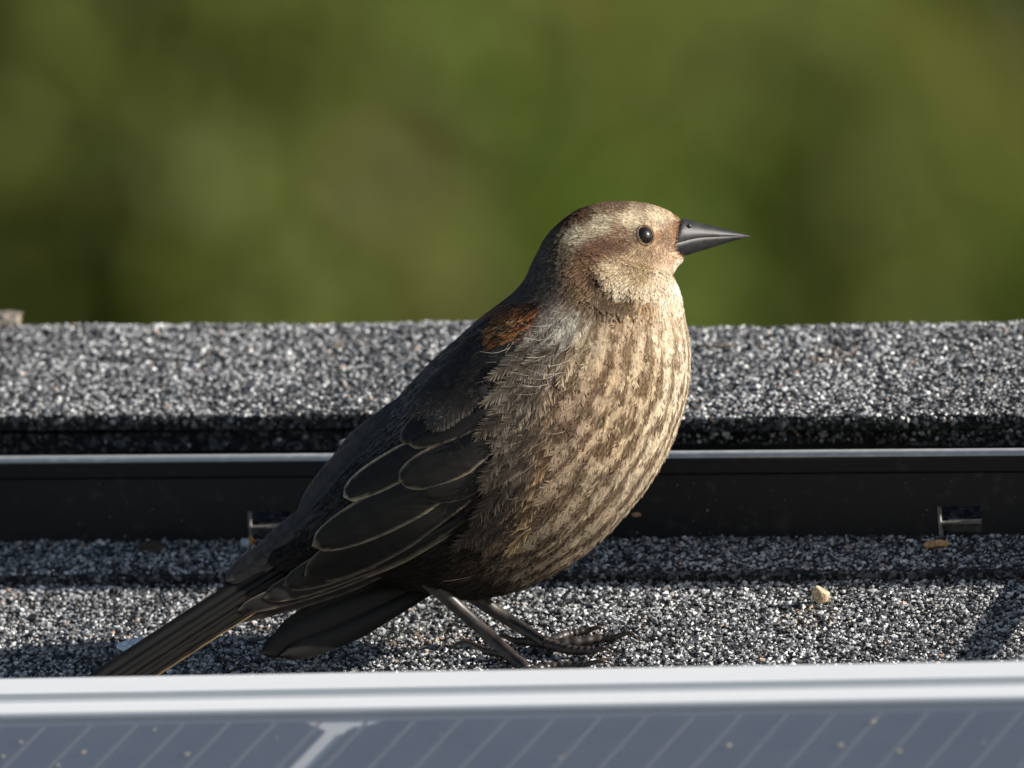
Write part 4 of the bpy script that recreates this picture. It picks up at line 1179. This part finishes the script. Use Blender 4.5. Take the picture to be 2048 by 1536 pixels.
# bill
M_bill, n_, l_, b_ = mat('bill_horn', tuple(lin((62, 62, 66))), 0.5, 0.35)
t_ = n_.new('ShaderNodeTexNoise'); t_.inputs['Scale'].default_value = 420; t_.inputs['Detail'].default_value = 5
tc_ = n_.new('ShaderNodeTexCoord'); l_.new(tc_.outputs['Object'], t_.inputs['Vector'])
cr_ = n_.new('ShaderNodeValToRGB'); e_ = cr_.color_ramp.elements
e_[0].position = .35; e_[0].color = (*lin((28, 28, 31)), 1); e_[1].position = .72; e_[1].color = (*lin((56, 55, 56)), 1)
l_.new(t_.outputs['Fac'], cr_.inputs['Fac']); l_.new(cr_.outputs['Color'], b_.inputs['Base Color'])
bu_ = n_.new('ShaderNodeBump'); bu_.inputs['Strength'].default_value = 0.2; bu_.inputs['Distance'].default_value = 0.0002
l_.new(t_.outputs['Fac'], bu_.inputs['Height']); l_.new(bu_.outputs['Normal'], b_.inputs['Normal'])
def mandible(rows, upper, name):
    rows = spline(np.array(rows, float), 26); m = MB(); N = 20; rings = []
    for x, t, b, w_ in rows:
        a = np.linspace(0, 2 * math.pi, N, endpoint=False)
        ca, sa = np.cos(a), np.sin(a)
        if upper:   # arched top, flat cutting edge
            yv = np.where(ca > 0, ca ** 0.9 if False else ca, ca * 0.12)
            py = b + (t - b) * np.clip(yv, -0.12, 1)
            wd = w_ * np.sign(sa) * np.abs(sa) ** 0.8
        else:
            yv = np.where(ca < 0, ca, ca * 0.12)
            py = t + (b - t) * np.clip(-yv, -0.12, 1)
            wd = w_ * np.sign(sa) * np.abs(sa) ** 0.8
        px = np.full(N, x)
        if upper:
            px = px + 11 * np.clip((b - py) / (b - t), 0, 1) * np.clip((1372 - x) / 26, 0, 1)
        rings.append(P(px, py, yh(px) + wd / PX))
    m.sweep(rings)
    return m.mesh(name, True)
up_m = mandible([(1336, 452, 489, 36), (1352, 441, 486, 42), (1366, 437, 481, 43), (1400, 446, 474, 34), (1440, 456, 472.5, 22), (1475, 465, 472, 10), (1501, 472, 473, 1.2)], True, 'upper_mandible')
lo_m = mandible([(1334, 490, 502, 30), (1347, 488, 513, 45), (1362, 484.5, 514, 43.5), (1395, 476.5, 504, 32), (1440, 474, 490, 20), (1472, 473, 480, 9.5), (1495, 473.2, 475, 1.2)], False, 'lower_mandible')
bill = bobj('bill', up_m, M_bill)
bobj('lower_mandible', lo_m, M_bill, bill)
nh = P(1379, 452, float(yh(1379)) - 0.0042)
bobj('nostril', ball(nh, 0.00055, 'nostril', 0.5, (0.5, -0.85, 0.1), 12), mat('nostril', (0.006, 0.005, 0.005), 0.5)[0], bill)

# legs and feet
M_leg, n_, l_, b_ = mat('leg_scales', tuple(lin((70, 62, 57))), 0.42, 0.5)
t_ = n_.new('ShaderNodeTexNoise'); t_.inputs['Scale'].default_value = 380; t_.inputs['Detail'].default_value = 5
tc_ = n_.new('ShaderNodeTexCoord'); l_.new(tc_.outputs['Object'], t_.inputs['Vector'])
cr_ = n_.new('ShaderNodeValToRGB'); e_ = cr_.color_ramp.elements
e_[0].position = .35; e_[0].color = (*lin((40, 36, 35)), 1); e_[1].position = .7; e_[1].color = (*lin((80, 70, 64)), 1)
l_.new(t_.outputs['Fac'], cr_.inputs['Fac']); l_.new(cr_.outputs['Color'], b_.inputs['Base Color'])
M_claw, *_ = mat('claw_horn', tuple(lin((70, 58, 48))), 0.3, 0.5)
def limb(pts, r0, r1, n, scutes=0.0, every=5, name='leg'):
    sp = spline(np.array(pts), n)
    t = np.linspace(0, 1, n)
    rad = r0 * (1 - t) + r1 * t
    if scutes:
        ph_ = (np.arange(n) % every) / every
        rad = rad * (1 + scutes * (np.abs(ph_ - 0.5) * -2 + 0.6))
    m = MB(); m.sweep(tube_rings(sp, list(rad), 12))
    return m.mesh(name, True)
def toe(points, r0, r1, claw_pts, parent):
    w_ = [on_roof(x, y, h) for x, y, h in points]
    o = bobj('toe', limb(w_, r0, r1, 46, 0.22, 6, 'toe'), M_leg, parent)
    cw = [on_roof(x, y, h) for x, y, h in claw_pts]
    sp = spline(np.array(cw), 12); m = MB(); m.sweep(tube_rings(sp, list(np.linspace(r1 * 0.85, 0.00008, 12)), 10))
    me = m.mesh('claw', True)
    bobj('claw', me, M_claw, parent)
# near leg: its foot is mostly hidden by the panel
HN = 0.0017
ank = on_roof(1056, 1341, 0.0022)
kn = P(890, 1192, float(yc(890)) - 0.006)
near_leg = bobj('leg', limb([P(840, 1150, float(yc(840)) - 0.006), kn, P(970, 1264, float(yc(960)) - 0.008), ank], 0.0020, 0.00145, 60, 0.05, 9), M_leg)
toe([(1056, 1341, .0022), (1120, 1352, .0018), (1180, 1356, .0016)], .00115, .0009, [(1180, 1356, .0016), (1215, 1352, .0026), (1240, 1360, .0004)], near_leg)
toe([(1056, 1341, .0022), (1110, 1332, .0018), (1170, 1330, .0018)], .00115, .0009, [(1168, 1330, .0018), (1205, 1322, .0030), (1232, 1334, .0004)], near_leg)
toe([(1056, 1341, .0022), (1090, 1375, .0018), (1130, 1400, .0016)], .00115, .0009, [(1130, 1400, .0016), (1155, 1402, .0026), (1172, 1414, .0004)], near_leg)
toe([(1056, 1341, .0022), (1015, 1312, .0016), (972, 1302, .0018)], .00125, .0010, [(974, 1302, .0018), (925, 1284, .0034), (888, 1310, .0004)], near_leg)
ank2 = on_roof(1094, 1288, 0.0024)
kn2 = P(965, 1205, 0.010)
far_leg = bobj('leg', limb([P(900, 1160, 0.008), kn2, P(1030, 1248, 0.010), ank2], 0.0020, 0.00140, 60, 0.05, 9), M_leg)
toe([(1094, 1288, .0024), (1150, 1284, .0020), (1205, 1276, .0018), (1228, 1276, .0018)], .00135, .0010, [(1226, 1276, .0018), (1262, 1266, .0034), (1282, 1286, .0006)], far_leg)
toe([(1094, 1288, .0024), (1140, 1300, .0020), (1188, 1302, .0018)], .00135, .0010, [(1186, 1302, .0018), (1212, 1298, .0032), (1232, 1312, .0006)], far_leg)
toe([(1094, 1288, .0024), (1130, 1270, .0018), (1175, 1262, .0017)], .0012, .0009, [(1173, 1262, .0017), (1200, 1254, .0028), (1216, 1266, .0006)], far_leg)
toe([(1094, 1288, .0024), (1062, 1284, .0016), (1030, 1282, .0016)], .0012, .0009, [(1032, 1282, .0016), (1000, 1272, .0028), (984, 1286, .0006)], far_leg)

# ------------------------------------------------------------------ debris
def rock(px, py, n0, rx, ry, rz, colr, name, label, cat, seed, rough=0.85):
    r = np.random.default_rng(seed)
    bm = MB()
    v = ICO_V.copy(); f = ICO_F.copy()
    # one midpoint subdivision
    vv = [tuple(x) for x in v]; mid_ = {}; ff = []
    def mp2(a_, b_):
        k = (min(a_, b_), max(a_, b_))
        if k not in mid_:
            q = (np.array(vv[a_]) + np.array(vv[b_])) / 2; q /= np.linalg.norm(q); mid_[k] = len(vv); vv.append(tuple(q))
        return mid_[k]
    for _ in range(2):
        nf = []; mid_ = {}
        for a_, b_, c_ in f:
            x, y, z = mp2(a_, b_), mp2(b_, c_), mp2(c_, a_)
            nf += [(a_, x, z), (b_, y, x), (c_, z, y), (x, y, z)]
        f = np.array(nf)
    V = np.array(vv)
    dirs = r.normal(size=(9, 3)); dirs /= np.linalg.norm(dirs, axis=1)[:, None]
    for d in dirs:                                       # chipped flat faces
        k = V @ d; cut = r.uniform(0.55, 0.85)
        V = V - np.clip(k - cut, 0, None)[:, None] * d
    V = V * (1 + r.normal(0, 0.03 if rx < 0.0065 else 0.09, (len(V), 1)))
    V = V * np.array([rx, ry, rz])
    c = world_of(*local(px, py, n0 + rz * 0.7), n0 + rz * 0.7)
    m3 = np.stack([Uax, Wax, Nax], 1)
    me = mesh_np(name, V @ m3.T, f, None, False)
    o = obj(name, me, speckled('stone_surface', tuple(lin(colr) * 0.75), tuple(np.clip(lin(colr) * 1.25, 0, 1)), 900, 0.42, rough, 0.2, 0.6))
    o.location = Vector(c); o['label'] = label; o['category'] = cat
    return o
rock(1641, 1192, 0.0, .0026, .0022, .0027, (200, 176, 146), 'stone', 'tan stone standing on the sunlit shingles right of the bird', 'stone', 1)
rock(1872, 1088, T1, .0033, .0022, .0013, (196, 156, 110), 'stone', 'flat orange tan chip lying under the right vent slot', 'stone', 2)
rock(2, 646, n_captop - 0.0024, .0070, .006, .0030, (140, 130, 118), 'stone', 'pale granular lump on the ridge at the left edge', 'stone', 3)
rock(490, 1086, T1, .0012, .001, .0016, (196, 206, 214), 'stone', 'tiny pale chip beside the vent slot above the tail', 'stone', 4)
rock(502, 1084, T1, .0011, .001, .0015, (206, 150, 90), 'stone', 'tiny orange chip tucked beside the bird near the left slot', 'stone', 6)
rock(270, 1290, 0.0, .0050, .0062, .0012, (226, 228, 230), 'bird_dropping', 'white dropping on the shaded shingles behind the tail', 'dropping', 5)
rock(1272, 1030, T1 + 0.0056, .0013, .0008, .0007, (190, 150, 110), 'stone', 'tiny tan crumb stuck to the vent beside the belly', 'stone', 7)
rock(300, 1092, T1, .0040, .0030, .0017, (78, 70, 60), 'stone', 'dull brown lump in the shade below the vent at left', 'stone', 8)
rock(690, 886, n_vent + 0.0002, .0014, .0010, .0011, (190, 184, 172), 'stone', 'pale pebble on the vent lip touching the back', 'stone', 9)
tw = MB()
q = [on_roof(x, y, n_captop + 0.0006) for x, y in ((1392, 690), (1420, 693), (1450, 692), (1472, 690))]
tw.sweep(tube_rings(spline(np.array(q), 9), [0.00035] * 8 + [0.0001], 6))
obj('twig', tw.mesh('twig', True), speckled('dry_stem', (0.20, 0.15, 0.08), (0.32, 0.25, 0.15), 700, 0.5, 0.8), None, label='thin dry stem lying on the ridge cap right of the breast', category='twig')
